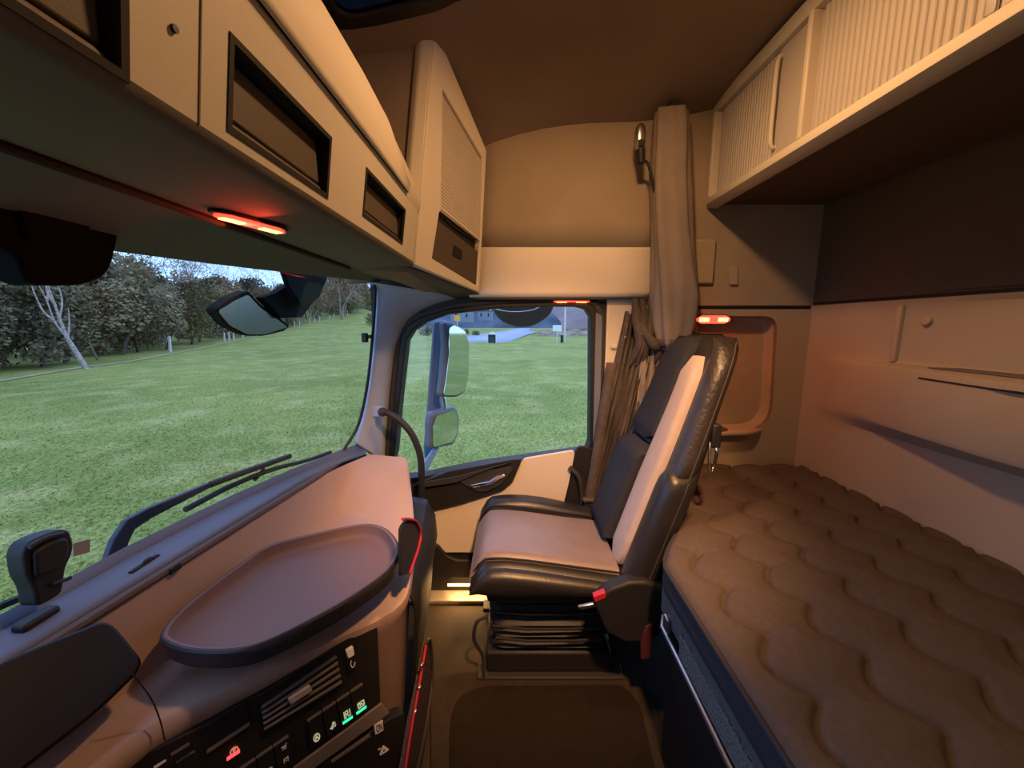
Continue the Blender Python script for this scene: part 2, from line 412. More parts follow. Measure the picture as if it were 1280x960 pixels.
# bunk end wall with the niche
nich = rpoly([(1.58, -.66, 1.235), (1.58, -1.078, 1.235), (1.58, -1.10, .755), (1.58, -.66, .755)], [.03, .06, .12, .03], 7)
hole_panel(-1.235, -.615, .0, 1.262, nich, 1.58, 1.60).build('end_panel', 'rear', wr, smooth=False)
MB().loft([[V3(p) for p in nich], [V3(p) + V3((.05, 0, 0)) for p in nich], [V3((1.645, p[1] * .97 - .025, p[2] * .95 + .05)) for p in nich]], True).build('niche_recess', 'rear', wr)
MB().slab([(1.646, -.62, .72), (1.646, -1.12, .72), (1.646, -1.12, 1.26), (1.646, -.62, 1.26)], (1, 0, 0), 0, .01).build('niche_back', 'rear', wr)
nl = rpoly([(1.64, -.67, .765), (1.525, -.67, .765), (1.535, -1.0, .765), (1.60, -1.085, .765), (1.64, -1.085, .765)], [.01, .05, .1, .05, .01], 5)
MB().slab(nl, (0, 0, 1), -.02, .0).build('niche_shelf', 'rear', wr, bevel=.006)
b = MB(); b.tube([(1.58, -.86, .7655), (1.58, -.86, .768)], .048, 28); b.build('cup_ring', 'brown', wr)
# upper part above the seam
MB().box((1.58, -1.235, 1.275), (1.60, -.615, 2.03)).build('upper_end_panel', 'cloth_wall', wr, bevel=.004)
MB().box((1.586, -1.235, 1.255), (1.60, -.615, 1.28)).build('seam', 'recess', wr)
MB().slab(rpoly([(1.578, -0.8608, 1.4292), (1.578, -0.8926, 1.4292), (1.578, -0.8989, 1.3581), (1.578, -0.8669, 1.3581)], .006, 3), (-1, 0, 0), 0, .008).build('switch_plate', 'rear', wr, bevel=.002)
MB().box((1.565, -.80, 1.36), (1.58, -.70, 1.53)).build('curtain_clip_plate', 'rear', wr, bevel=.01)
# upholstered upper side wall, leaning inwards to the roof
rows = []
for y in [.16, .05, -.05, -.2, -.35, -.5, -.63]:
    top = {.16: 1.862, .05: 1.905, -.05: 1.932, -.2: 1.957, -.35: 1.963, -.5: 1.961, -.63: 1.955}[y]
    rows.append([(1.58, y, 1.495), (1.581, y, 1.6), (1.580, y, 1.75), (1.579, y, top - .06), (1.576, y, top - .02), (1.572, y, top + .004)])
MB().loft(rows).build('upholstered_panel', 'cloth_wall', wr, solid=.006)
# beige header above the window
rows = []
for y in [.17, 0, -.2, -.4, -.60]:
    dz = -.008 * (y < -.3)
    rows.append([(1.60, y, 1.310), (1.566, y, 1.3105), (1.558, y, 1.318), (1.556, y, 1.33), (1.566, y, 1.42), (1.574, y, 1.488), (1.577, y, 1.500), (1.60, y, 1.505)])
t1 = MB().loft(rows).build('trim_1', 'header', solid=.004)
struct(t1, 'bright beige header moulding above the passenger window', 'trim')
# under-header shadow rail & pillar B
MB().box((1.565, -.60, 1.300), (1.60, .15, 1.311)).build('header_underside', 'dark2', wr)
struct(MB().box((1.585, -.63, .0), (1.60, -.385, 1.31)).build('trim_2', 'beige', bevel=.008), 'beige rear door pillar behind the dark side curtain', 'trim')

# wall_left behind the camera, made solid to keep blue window light out
gl2 = [(XL, y, z) for y, z in GL][::-1]
struct(MB().box((XL - .05, YB, 0), (XL, .86, 2.06)).build('wall_left', 'beige', smooth=False), 'driver side wall', 'wall')

# ------------------------------------------------------------------ windscreen
wn = sthing('window_1', (.5, .8, 1.0), 'wide curved windscreen over the dashboard', 'window')
xs_ = [XL + .02 + (1.505 - XL - .02) * i / 24 for i in range(25)]
def wtop(x): return 1.335 + .03 * max(0, (x - .7) / .8) + .05
def wedge(x, z):                                                   # right end curls in at the corners
    return (x, W(x, z) , z)
rows = []
for k in range(9):
    rows.append([wedge(x, .66 + (wtop(x) - .66) * k / 8) for x in xs_])
MB().loft(rows).build('pane', 'glass', wn)
edge = [(1.4, 0.5819, 0.7327), (1.46, 0.588, 0.8167), (1.49, 0.5748, 0.9703), (1.5, 0.5522, 1.1571), (1.5, 0.5317, 1.3027), (1.495, 0.5307, 1.3439), (1.48, 0.5537, 1.3716)]
edge = [(p[0], W(p[0], p[2]) - .006, p[2]) for p in edge]
MB().tube(curve(edge, 6), .006, 8).build('edge_seal', 'rubber', wn)

# header band (pleated blind) between console and windscreen
rows = []
for i in range(15):
    x = XL + (1.50 - XL) * i / 14
    z1 = 1.335 + .028 * max(0, (x - .7) / .8); yw = W(x, z1) - .012
    rows.append([(x, .505, 1.40), (x, .515, 1.392), (x, min(.60, yw - .06), 1.385), (x, yw - .03, z1 + .012), (x, yw - .004, z1), (x, yw + .01, z1 + .005), (x, yw, z1 + .06)])
struct(MB().loft(rows).build('trim_3', 'soft_dark', solid=.004), 'dark grey header band along the top of the windscreen', 'trim')

MB().tube([(XL, .512, 1.378), (.5, .512, 1.377), (1.25, .512, 1.376)], .006, 8).build('lip_groove', 'recess', bpy.data.objects['trim_3'])
# A pillar: from the windscreen edge back to the door frame
wl = [(1.46, 0.5764, 1.3578), (1.5, 0.5291, 1.3503), (1.505, 0.5335, 1.303), (1.51, 0.5559, 1.1568), (1.5, 0.5786, 0.9687), (1.48, 0.5961, 0.8114), (1.44, 0.6005, 0.7387)]
wl = [(p[0], W(p[0], p[2]) - .012, p[2]) for p in wl]
gl_ = [(1.592, .20, 1.312), (1.592, .33, 1.285), (1.592, .42, 1.235), (1.592, .480, 1.13), (1.592, .515, .95), (1.592, .545, .72), (1.592, .55, .60)]
rows = []
for a, b_ in zip(wl, gl_):
    a, b_ = V3(a), V3(b_); mid = (a + b_) / 2 + V3((-.012, -.010, 0))
    rows.append([a + V3((.03, .02, 0)), a, a.lerp(mid, .6), mid, mid.lerp(b_, .5), b_, b_ + V3((.02, 0, 0))])
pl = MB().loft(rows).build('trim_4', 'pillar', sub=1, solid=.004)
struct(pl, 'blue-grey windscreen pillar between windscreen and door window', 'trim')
# underside filler from pillar to header/corner cabinet
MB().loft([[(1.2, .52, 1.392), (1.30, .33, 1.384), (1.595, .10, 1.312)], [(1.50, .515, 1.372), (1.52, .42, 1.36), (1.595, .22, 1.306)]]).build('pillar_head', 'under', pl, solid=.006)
# handle mount on the pillar
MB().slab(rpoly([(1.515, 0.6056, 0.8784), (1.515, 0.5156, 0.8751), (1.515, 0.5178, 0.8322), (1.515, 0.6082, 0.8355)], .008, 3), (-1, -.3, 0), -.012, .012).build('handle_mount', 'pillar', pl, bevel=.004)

# front cowl below the windscreen (closes the cab)
struct(MB().loft([[(x, W(x) + .0, .68) for x in xs_], [(x, W(x) + .0, -.02) for x in xs_]]).build('wall_front', 'dark2', solid=.01), 'front bulkhead beneath the windscreen', 'wall')
fu = bpy.data.objects['wall_front']
MB().box((XL, .655, 1.40), (1.63, .675, 2.06)).build('upper_front_panel', 'head', fu)
MB().box((1.60, .55, 1.37), (1.64, .675, 2.06)).build('upper_corner_panel', 'head', fu)
# ledge along the windscreen base
rows = []
lip = lambda x: .762 - .124 * (x - .45)
for x in [XL, -.3, 0, .25, .5, .75, 1.0, 1.2, 1.35, 1.47]:
    yw = W(x) - .006; yl = min(lip(x), yw - .035)
    rows.append([(x, yw, .735), (x, yw - .010, .713), (x, yw - .018, .711), (x, yw * .5 + yl * .5, .709), (x, yl + .012, .707), (x, yl, .700)])
tr5 = MB().loft(rows).build('trim_5', 'ledge', solid=.003)
struct(tr5, 'blue-grey windscreen ledge with a small slot', 'trim')
s5 = (0.7295, 0.7622, 0.712)
MB().box((s5[0] - .03, s5[1] - .005, .708), (s5[0] + .03, s5[1] + .003, .713)).build('ledge_slot', 'recess', tr5)
ball(MB(), (s5[0] + .008, s5[1] - .001, .713), (.012, .005, .006), 8).build('slot_clip', 'dark', tr5)

# ------------------------------------------------------------------ passenger door
dr = sthing('door_1', (1.59, 0, .2), 'passenger door with beige card, black armrest and chrome lever', 'door')
card = [(1.585, 0.4013, 0.1944), (1.585, 0.3939, 0.4005), (1.585, 0.2279, 0.4341), (1.585, 0.0419, 0.4933), (1.585, -0.0035, 0.5337), (1.585, -0.0448, 0.6316), (1.585, -0.2711, 0.6709), (1.585, -0.2502, 0.5337), (1.585, -0.2119, 0.3553), (1.585, -0.2042, 0.1944)]
MB().slab(rpoly(card, [.004, .01, .05, .03, .05, .02, .02, .2, .02, .01], 3), (-1, 0, 0), -.008, .006).build('door_card', 'beige_light', dr, bevel=.004)
arm = [(1.575, 0.4854, 0.4941), (1.575, 0.3798, 0.5379), (1.575, 0.2751, 0.5814), (1.575, -0.0, 0.6352), (1.575, -0.0445, 0.6387), (1.575, -0.0035, 0.5379), (1.575, 0.0416, 0.4978), (1.575, 0.2266, 0.4352), (1.575, 0.4201, 0.3869), (1.575, 0.4906, 0.3756)]
MB().slab(rpoly(arm, .012, 3), (-1, 0, 0), -.012, .016).build('armrest', 'dark', dr, bevel=.008, seg=3)
arm2 = [(1.558, 0.4104, 0.5307), (1.558, 0.2216, 0.5666), (1.558, -0.0, 0.6271), (1.558, 0.0952, 0.5952), (1.558, 0.2393, 0.5343), (1.558, 0.3769, 0.5126)]
MB().slab(arm2, (-1, -.1, .3), 0, .018).build('armrest_cap', 'dark2', dr, bevel=.005)
pull = [(1.557, 0.2317, 0.5634), (1.557, 0.177, 0.5777), (1.557, 0.0952, 0.592), (1.557, -0.0, 0.6062), (1.557, -0.0034, 0.592), (1.557, 0.0513, 0.5239), (1.557, 0.1097, 0.495), (1.557, 0.1509, 0.495), (1.557, 0.2153, 0.5347)]
MB().slab(rpoly(pull, .008, 3), (-1, 0, 0), 0, .007).build('handle_bezel', 'dark2', dr, bevel=.003)
lev = [(1.546, 0.1766, 0.5287), (1.546, 0.0949, 0.5465), (1.546, 0.0609, 0.5715), (1.546, 0.0304, 0.5786), (1.546, 0.0271, 0.5679), (1.546, 0.0542, 0.5537), (1.546, 0.0849, 0.5287), (1.546, 0.17, 0.5179)]
MB().slab(lev, (-1, 0, 0), -.004, .005).build('door_lever', 'chrome', dr, bevel=.002, label='chrome inside door lever')
low = [(1.588, 0.5032, 0.1769), (1.588, 0.3751, 0.2467), (1.588, 0.3289, 0.239), (1.588, 0.2874, 0.1847), (1.588, 0.2447, 0.1651), (1.588, 0.1079, 0.1651), (1.588, -0.2154, 0.1925), (1.588, -0.3242, 0.1534), (1.588, -0.3287, -0.0057), (1.588, 0.5113, -0.0057)]
MB().slab(rpoly(low, .01, 3), (-1, 0, 0), -.006, .02).build('door_pocket', 'dark', dr, bevel=.008)
MB().slab([(1.592, 0.3953, 0.2055), (1.592, -0.2155, 0.2133), (1.592, -0.3239, 0.1899), (1.592, -0.3301, -0.0289), (1.592, 0.4035, -0.0289)], (-1, 0, 0), -.008, .004).build('lower_panel', 'dark', dr)
aft = [(1.588, -0.2716, 0.6699), (1.588, -0.2882, 0.6913), (1.588, -0.3504, 0.6771), (1.588, -0.3748, 0.569), (1.588, -0.3769, 0.1925), (1.588, -0.2082, 0.1925), (1.588, -0.2223, 0.3839), (1.588, -0.2572, 0.5507)]
MB().slab(rpoly(aft, .012, 3), (-1, 0, 0), -.008, .012).build('rear_edge_panel', 'dark', dr, bevel=.005)
MB().tube(curve([(1.565, -.245, .60), (1.552, -.285, .56), (1.552, -.30, .48), (1.566, -.30, .42)], 6), .010, 8).build('pull_strap', 'dark2', dr)
# window seal: outer edge and inner edge rings
OUT = [(0.560, .50), (0.548, .673), (0.512, .92), (0.478, 1.154), (0.440, 1.212), (0.385, 1.246), (0.229, 1.286), (0.06, 1.299), (-0.166, 1.303), (-.31, 1.302), (-.352, 1.288),
       (-.377, 1.245), (-.384, .95), (-.388, .68), (-.36, .645), (-.12, .615), (.15, .575), (.40, .515)]
od = densify([(1.592, y, z) for y, z in OUT], 4); gd = densify([(1.592, y, z) for y, z in GL], 4)
MIDR = [V3(a).lerp(V3(b), .45) for a, b in zip(od, gd)]
wn2 = sthing('window_2', (1.6, .05, .9), 'passenger door window in a black rubber seal', 'window')
MB().ring(MIDR, gd, (-1, 0, 0), -.02, .010).build('window_seal', 'rubber', wn2, bevel=.004)
MB().ring(od, MIDR, (-1, 0, 0), -.010, .004).build('window_frame', 'dark2', wn2, bevel=.002)
fr = [(1.585, -.352, 1.27), (1.585, -.362, 1.22), (1.585, -.366, .95), (1.585, -.372, .69)]
MB().slab([(1.586, -.340, 1.25), (1.586, -.366, 1.235), (1.586, -.374, .70), (1.586, -.345, .70)], (-1, 0, 0), 0, .008).build('frame_side_strip', 'ledge', wn2, bevel=.002)
MB().slab([(1.625, y, z) for y, z in GL], (1, 0, 0), 0, .004).build('pane', 'glass_door', wn2)

# step sill with warm courtesy light
sl = sthing('trim_6', (1.56, .2, 0), 'worn metal door sill lit by a warm step lamp', 'trim')
MB().box((1.50, -.40, .0), (1.59, .45, .018)).build('sill_plate', 'sillmetal', sl, bevel=.004)
MB().box((1.575, -.40, .018), (1.598, .45, .036)).build('sill_strip', 'sillmetal', sl, bevel=.003)
b = MB().box((1.567, .11, .037), (1.580, .29, .052)).build('step_lamp', 'warm', sl, bevel=.002, label='glowing warm step lamp strip')
area_light('step_lamp_light', (1.55, .19, .10), (1.45, .19, 0), .16, .55, (1, .55, .20), 'RECTANGLE', .05, sl)

# ================================================================== FRONT OVERHEAD CONSOLE
con = thing('overhead_console', 'beige front overhead storage console with three dark hatches above the windscreen', 'console', (.4, .4, 1.38))
FY = lambda z: .511 - .142 * z                                       # front face plane
X0, X1 = XL + .01, 1.275
holes = [(-.40, .252, 1.412, 1.545), (.452, .695, 1.421, 1.506), (.80, 1.035, 1.421, 1.506)]
holes[1] = ((0.4591, 0.3036, 1.4608)[0], (0.6828, 0.3024, 1.4689)[0], (0.4586, 0.3103, 1.4131)[2], (0.4597, 0.2978, 1.5011)[2])
holes[2] = ((0.8395, 0.3023, 1.4696)[0], (1.1235, 0.3, 1.4856)[0], (0.8404, 0.3085, 1.4262)[2], (0.8387, 0.2963, 1.5121)[2])
holes[0] = (-.40, (0.343, 0.3097, 1.4179)[0], (0.3428, 0.3124, 1.3982)[2], 1.53)
zs = sorted({1.398, 1.548} | {h[2] for h in holes} | {min(h[3], 1.545) for h in holes})
xs = sorted({X0, X1 - .02} | {h[0] for h in holes} | {h[1] for h in holes})
mb = MB(); vi = {}
for i, x in enumerate(xs):
    for j, z in enumerate(zs):
        vi[i, j] = len(mb.V); mb.V.append((x, FY(z), z))
for i in range(len(xs) - 1):
    for j in range(len(zs) - 1):
        cx, cz_ = (xs[i] + xs[i + 1]) / 2, (zs[j] + zs[j + 1]) / 2
        if any(h[0] < cx < h[1] and h[2] < cz_ < min(h[3], 1.545) for h in holes): continue
        mb.F.append((vi[i, j], vi[i + 1, j], vi[i + 1, j + 1], vi[i, j + 1]))
mb.build('face_panel', 'beige', con, smooth=False)
# underside with a rounded front edge
rows = []
for x in (X0, .0, .5, 1.0, X1 - .02, X1):
    dx = 0 if x < X1 else .02
    rows.append([(x, FY(1.398) + dx * .3, 1.398), (x, .3150, 1.391), (x, .320, 1.3865), (x, .330, 1.384), (x, .42, 1.383), (x, .500, 1.380), (x, .512, 1.383), (x, .516, 1.40), (x, .516, 1.42)])
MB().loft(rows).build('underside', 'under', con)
# upper body: bulging up to the shelf top
def topprof(x):
    e = max(0, (x - .85) / .42); s = 1 - .42 * e ** 1.7
    return [(FY(1.548), 1.548)] + [(y, 1.548 + (z - 1.548) * s) for y, z in ((.287, 1.565), (.283, 1.60), (.287, 1.645), (.300, 1.69), (.320, 1.722), (.345, 1.742), (.38, 1.752), (.44, 1.755), (.62, 1.75))]
tx = [X0, 0, .3, .6, .8, .9, 1.0, 1.08, 1.15, 1.21, 1.25, X1 - .005, X1]
rows = [[(x, y + (.006 if x == X1 else 0), z) for y, z in topprof(x)] for x in tx]
MB().loft(rows).build('upper_shell', 'beige', con)
MB().loft([[(X1 - .02, FY(z), z) for z in (1.398, 1.45, 1.5, 1.548)], [(X1 - .006, FY(z) + .003, z) for z in (1.398, 1.45, 1.5, 1.548)], [(X1, FY(z) + .018, z) for z in (1.398, 1.45, 1.5, 1.548)], [(X1, .5, z) for z in (1.398, 1.45, 1.5, 1.548)]]).build('end_panel', 'beige', con)
# lid laid over the bulge with a dark joint
def lid_rows(off, xa, xb, s0, s1):
    rows = []
    n = 14
    for i in range(n + 1):
        x = xa + (xb - xa) * i / n
        P = curve([(x, y, z) for y, z in topprof(x)], 4)
        q = (x - (xb - .30)) / .30
        cut = max(0, q) ** 2.2
        a = s0; b_ = s1 - (s1 - s0 - .8) * cut
        row = []
        for k in range(12):
            t = (a + (b_ - a) * k / 11) * 4
            j = min(int(t), len(P) - 2); p = P[j].lerp(P[j + 1], t - j)
            tn = (P[j + 1] - P[j]).normalized(); nn = V3((0, -tn.z, tn.y)) if True else None
            row.append(p + nn * off)
        rows.append(row)
    return rows
MB().loft(lid_rows(.0012, X0, 1.122, .79, 6.0)).build('lid_joint', 'recess', con)
lid = MB().loft(lid_rows(.005, X0, 1.118, .85, 5.9)).build('hatch_lid', 'beige_light', con, solid=.003)
# thumb recess on the lid
P = [(0.7377, 0.3327, 1.6538), (0.7984, 0.3296, 1.659), (0.9039, 0.3312, 1.6563), (0.8744, 0.3311, 1.6565), (0.8182, 0.3328, 1.6537)]
MB().slab(P, (0, -1, .2), -.012, .004).build('lid_grip', 'beige', con, bevel=.002)
# cubbies with flaps
for k, (xa, xb, za, zb) in enumerate(holes):
    zb = min(zb, 1.545)
    b = MB(); D = .045
    f = lambda x, z, d: (x, FY(z) + d, z)
    b.add([f(xa, za, 0), f(xb, za, 0), f(xb, zb, 0), f(xa, zb, 0), f(xa, za, D), f(xb, za, D), f(xb, zb, D), f(xa, zb, D)], [(0, 1, 5, 4), (1, 2, 6, 5), (2, 3, 7, 6), (3, 0, 4, 7), (4, 5, 6, 7)])
    cub = b.build('cubby', 'recess', con, smooth=False)
    e = .006; zz = za + .016
    MB().hexa([f(xa + e, zz, .010), f(xb - e, zz, .010), f(xb - e, zb - e, .020), f(xa + e, zb - e, .020), f(xa + e, zz, .04), f(xb - e, zz, .04), f(xb - e, zb - e, .04), f(xa + e, zb - e, .04)]).build('flap', 'brown', cub, bevel=.003)
    MB().hexa([f(xa + e, za + .003, .004), f(xb - e, za + .003, .004), f(xb - e, za + .013, .009), f(xa + e, za + .013, .009), f(xa + e, za + .003, .04), f(xb - e, za + .003, .04), f(xb - e, za + .013, .04), f(xa + e, za + .013, .04)]).build('lower_lip', 'brown', cub, bevel=.002)
    o2 = [f(xa - .004, za - .004, 0), f(xb + .004, za - .004, 0), f(xb + .004, zb + .004, 0), f(xa - .004, zb + .004, 0)]
    i2 = [f(xa + .003, za + .003, 0), f(xb - .003, za + .003, 0), f(xb - .003, zb - .003, 0), f(xa + .003, zb - .003, 0)]
    MB().ring(o2, i2, (0, -1, -.14), -.004, .0015).build('hatch_rim', 'recess', cub)
# vertical joint and screw
jx = (0.4178, 0.3069, 1.4374)[0]
MB().hexa([(jx - .012, FY(z) - d, z) for z in (1.395, 1.548) for d in (.0035, -.002)] + [(jx, FY(z) - d, z) for z in (1.395, 1.548) for d in (.0035, -.002)]) if False else None
b = MB(); b.add([(X0, FY(z) - .004, z) for z in (1.397, 1.41)] , []) if False else None
MB().slab([(jx - .0008, FY(1.397), 1.397), (jx + .0008, FY(1.397), 1.397), (jx + .0008, FY(1.548), 1.548), (jx - .0008, FY(1.548), 1.548)], (0, -1, -.14), -.002, .0012).build('panel_joint', 'under', con)
sp = (0.3879, 0.3034, 1.4617)
b = MB(); b.tube([V3(sp), V3(sp) + V3((0, -.003, 0))], .0035, 12); scr = b.build('screw', 'dark', con)

# red night lights
def night_light(name, label, a, b_, nrm, wdt, core=2, power=.06, tgt=(0, 0, -1)):
    a, b_ = V3(a), V3(b_); nrm = V3(nrm).normalized(); u = (b_ - a); L = u.length; u.normalize(); v = nrm.cross(u)
    r = thing(name, label, 'light', (a + b_) / 2, 'red night lights')
    P = [a - v * wdt * .3, a + u * L * .15 - v * wdt, b_ - u * L * .15 - v * wdt, b_ - v * wdt * .3, b_ + v * wdt * .3, b_ - u * L * .15 + v * wdt, a + u * L * .15 + v * wdt, a + v * wdt * .3]
    MB().slab([p - v * 0 for p in P], nrm, -.002, .003).build('housing', 'dark', r, bevel=.001)
    Q = [(p - (a + b_) / 2) * .9 + (a + b_) / 2 for p in P]
    MB().slab(Q, nrm, .003, .008).build('lens', 'redglow', r, bevel=.002)
    for k in range(core):
        cpt = a + u * L * ((k + .5) / core if core > 1 else .5)
        q = [cpt + u * s * L * .13 + v * t * wdt * .45 for s, t in ((-1, -1), (1, -1), (1, 1), (-1, 1))]
        MB().slab(q, nrm, .008, .0095).build('bulb', 'redcore', r)
    m_ = (a + b_) / 2
    area_light('night_light_glow', m_ + nrm * .02, m_ + nrm * .02 + V3(tgt), L * .8, power, (1, .07, .03), 'RECTANGLE', wdt * 2, r)
    return r
night_light('night_light', 'long red night light glowing under the front console above the windscreen', (0.6349, 0.4728, 1.378), (0.7687, 0.4304, 1.378), (0, 0, -1), .017, 2, .09, (-1, .22, .05))
night_light('night_light', 'thin red night light under the beige header above the passenger window', (1.578, -.16, 1.298), (1.578, -.32, 1.298), (0, 0, -1), .009, 2, .02)
night_light('night_light', 'bright red night light on the bunk end wall just above the seat back', (1.571, -.735, 1.222), (1.571, -.885, 1.222), (-1, 0, -.2), .018, 2, .28, (-.6, -.3, -1))

# ================================================================== CORNER CABINET
cab = thing('corner_cabinet', 'tall beige corner cabinet with a ribbed roller door and a small brown drawer', 'cabinet', (1.4, .3, 1.33))
BL, BR, TR, TL = (1.2802, 0.3219, 1.3909), (1.5478, 0.1353, 1.3244), (1.518, 0.0995, 1.8303), (1.2916, 0.2358, 2.0756)
n_ = (V3(BR) - V3(BL)).cross(V3(TL) - V3(BL)).normalized()
if n_.x > 0: n_ = -n_
sh = [(1.3316, 0.2234, 1.9294), (1.5039, 0.1134, 1.7976), (1.5277, 0.1279, 1.5189), (1.3585, 0.2435, 1.5809)]
dw = [(1.3537, 0.2483, 1.5694), (1.5261, 0.131, 1.5011), (1.5332, 0.143, 1.3506), (1.3409, 0.2745, 1.4207)]
hole = [sh[0], sh[1], V3(sh[1]).lerp(V3(sh[2]), .5), sh[2], dw[1], dw[2], V3(dw[2]).lerp(V3(dw[3]), .5), dw[3], dw[0], sh[3]]
outr = [TL, TR, V3(TR).lerp(V3(BR), .35), V3(TR).lerp(V3(BR), .62), V3(TR).lerp(V3(BR), .68), BR, V3(BR).lerp(V3(BL), .5), BL, V3(BL).lerp(V3(TL), .22), V3(BL).lerp(V3(TL), .25)]
MB().ring(outr, hole, n_, -.02, .010).build('frame', 'beige_light', cab, bevel=.005, seg=3)
# body sides behind the frame
back = V3((.04, .16, 0))
bd = [V3(p) - n_ * .018 for p in (BL, BR, TR, TL)]
MB().hexa(bd + [V3((1.275, .50, 1.385)), V3((1.60, .30, 1.31)), V3((1.60, .28, 1.88)), V3((1.275, .46, 2.03))]).build('body', 'head', cab)
MB().slab(hole, n_, -.016, -.013).build('inner_back', 'recess', cab)
# left cheek strip (lit edge)
a0, a1 = V3(BL), V3(TL)
MB().hexa([a0 + V3((-.012, .03, 0)), a0 + n_ * .010, a1 + n_ * .010, a1 + V3((-.012, .03, -.01)), a0 + V3((.0, .05, 0)), a0 - n_ * .02, a1 - n_ * .02, a1 + V3((.0, .05, -.01))]).build('cheek', 'beige_light', cab, bevel=.006, seg=3)
shut = MB().slab(sh, n_, -.012, -.007).build('roller_door', 'beige', cab)
ns = 32
for k in range(ns):
    t0, t1 = (k + .1) / ns, (k + .9) / ns
    q = [V3(sh[0]).lerp(V3(sh[3]), t0), V3(sh[1]).lerp(V3(sh[2]), t0), V3(sh[1]).lerp(V3(sh[2]), t1), V3(sh[0]).lerp(V3(sh[3]), t1)]
    MB().slab(q, n_, -.007, -.0045).build('slat', 'beige', shut)
drw = MB().slab([V3(dw[0]).lerp(V3(dw[3]), .16), V3(dw[1]).lerp(V3(dw[2]), .16), dw[2], dw[3]], n_, -.012, .004).build('drawer', 'brown', cab, bevel=.002)
q = [V3(dw[0]).lerp(V3(dw[1]), u).lerp(V3(dw[3]).lerp(V3(dw[2]), u), v) for u, v in ((.40, .42), (.60, .42), (.60, .62), (.40, .66))]
MB().slab(q, n_, .003, .007).build('drawer_pull', 'recess', drw)
MB().tube(curve([V3(sh[3]) + n_ * .004 + V3((0, 0, .004)), V3(sh[3]).lerp(V3(sh[2]), .35) + n_ * .010, V3(sh[3]).lerp(V3(sh[2]), .7) + n_ * .006, V3(sh[2]) + n_ * .004], 6), .0035, 8).build('door_edge_strip', 'beige_light', cab)

# ================================================================== REAR OVERHEAD LOCKER
lk = thing('overhead_locker', 'long beige overhead locker with ribbed roller shutters above the bunk', 'locker', (.6, -1.0, 1.645))
LY = -.765
MB().box((XL + .01, -1.205, 1.66), (1.575, LY - .03, 2.015)).build('body', 'dark_brown', lk)  # body and underside darker than the rails
# bottom rail
rows = []
for x, o in ((XL + .01, 0), (1.0, 0), (1.56, .0), (1.578, -.012)):
    rows.append([(x, -.80, 1.650), (x, LY - .02 + o, 1.646), (x, LY + .012 + o, 1.648), (x, LY + .020 + o, 1.655), (x, LY + .020 + o, 1.672), (x, LY + .012 + o, 1.682), (x, LY - .02, 1.685), (x, -.80, 1.685)])
MB().loft(rows, True, True).build('bottom_rail', 'beige_light', lk)
rows = []
for x in (XL + .01, .5, 1.578):
    rows.append([(x, LY - .04, 1.98), (x, LY + .006, 1.982), (x, LY + .012, 1.99), (x, LY + .012, 2.02), (x, LY - .04, 2.02)])
MB().loft(rows, True, True).build('top_rail', 'beige', lk)
MB().box((1.560, LY - .03, 1.683), (1.579, LY + .012, 1.984)).build('end_post', 'beige_light', lk, bevel=.005)
MB().box((1.092, LY - .03, 1.683), (1.108, LY + .012, 1.984)).build('divider_post', 'beige_light', lk, bevel=.004)
MB().box((.652, LY - .03, 1.683), (.672, LY + .010, 1.984)).build('divider_post', 'beige_light', lk, bevel=.004)
def shutter(xa, xb, pitch):
    s_ = MB().box((xa, LY - .030, 1.684), (xb, LY - .016, 1.983)).build('roller_shutter', 'shutter', lk)
    n = int((xb - xa) / pitch); base = None
    for k in range(n):
        x = xa + k * pitch + pitch * .5
        if base is None:
            rows = [[(x + pitch * .47 * math.cos(math.pi * j / 6), LY - .016 + .0055 * math.sin(math.pi * j / 6), z) for j in range(7)] for z in (1.686, 1.981)]
            base = MB().loft(rows).build('slat', 'shutter', s_); base_x = base.location.x
        else:
            c = base.copy(); C.objects.link(c); c.location = (base_x + k * pitch, base.location.y, base.location.z)
    return s_
shutter(1.235, 1.56, .0142)
shutter(.715, 1.092, .0168)
shutter(-.1, .652, .0168)
MB().box((1.108, LY - .03, 1.684), (1.235, LY - .008, 1.983)).build('shutter_end_panel', 'shutter', lk, bevel=.003)
def grip(x, z0, z1, parent=lk):
    MB().tube(curve([(x, LY - .01, z0), (x, LY + .006, z0 + .012), (x, LY + .008, (z0 + z1) / 2), (x, LY + .006, z1 - .012), (x, LY - .01, z1)], 5), .0055, 8).build('grip', 'beige_light', parent)
grip(1.222, 1.715, 1.955)
MB().box((.672, LY - .03, 1.684), (.715, LY - .006, 1.983)).build('shutter_end_panel', 'shutter', lk, bevel=.003)
MB().slab(rpoly([(.708, LY - .006, 1.735), (.690, LY - .006, 1.735), (.690, LY - .006, 1.69), (.708, LY - .006, 1.69)], .006, 3), (0, 1, 0), 0, .006).build('shutter_latch', 'satin', lk, bevel=.002, label='small shiny latch')

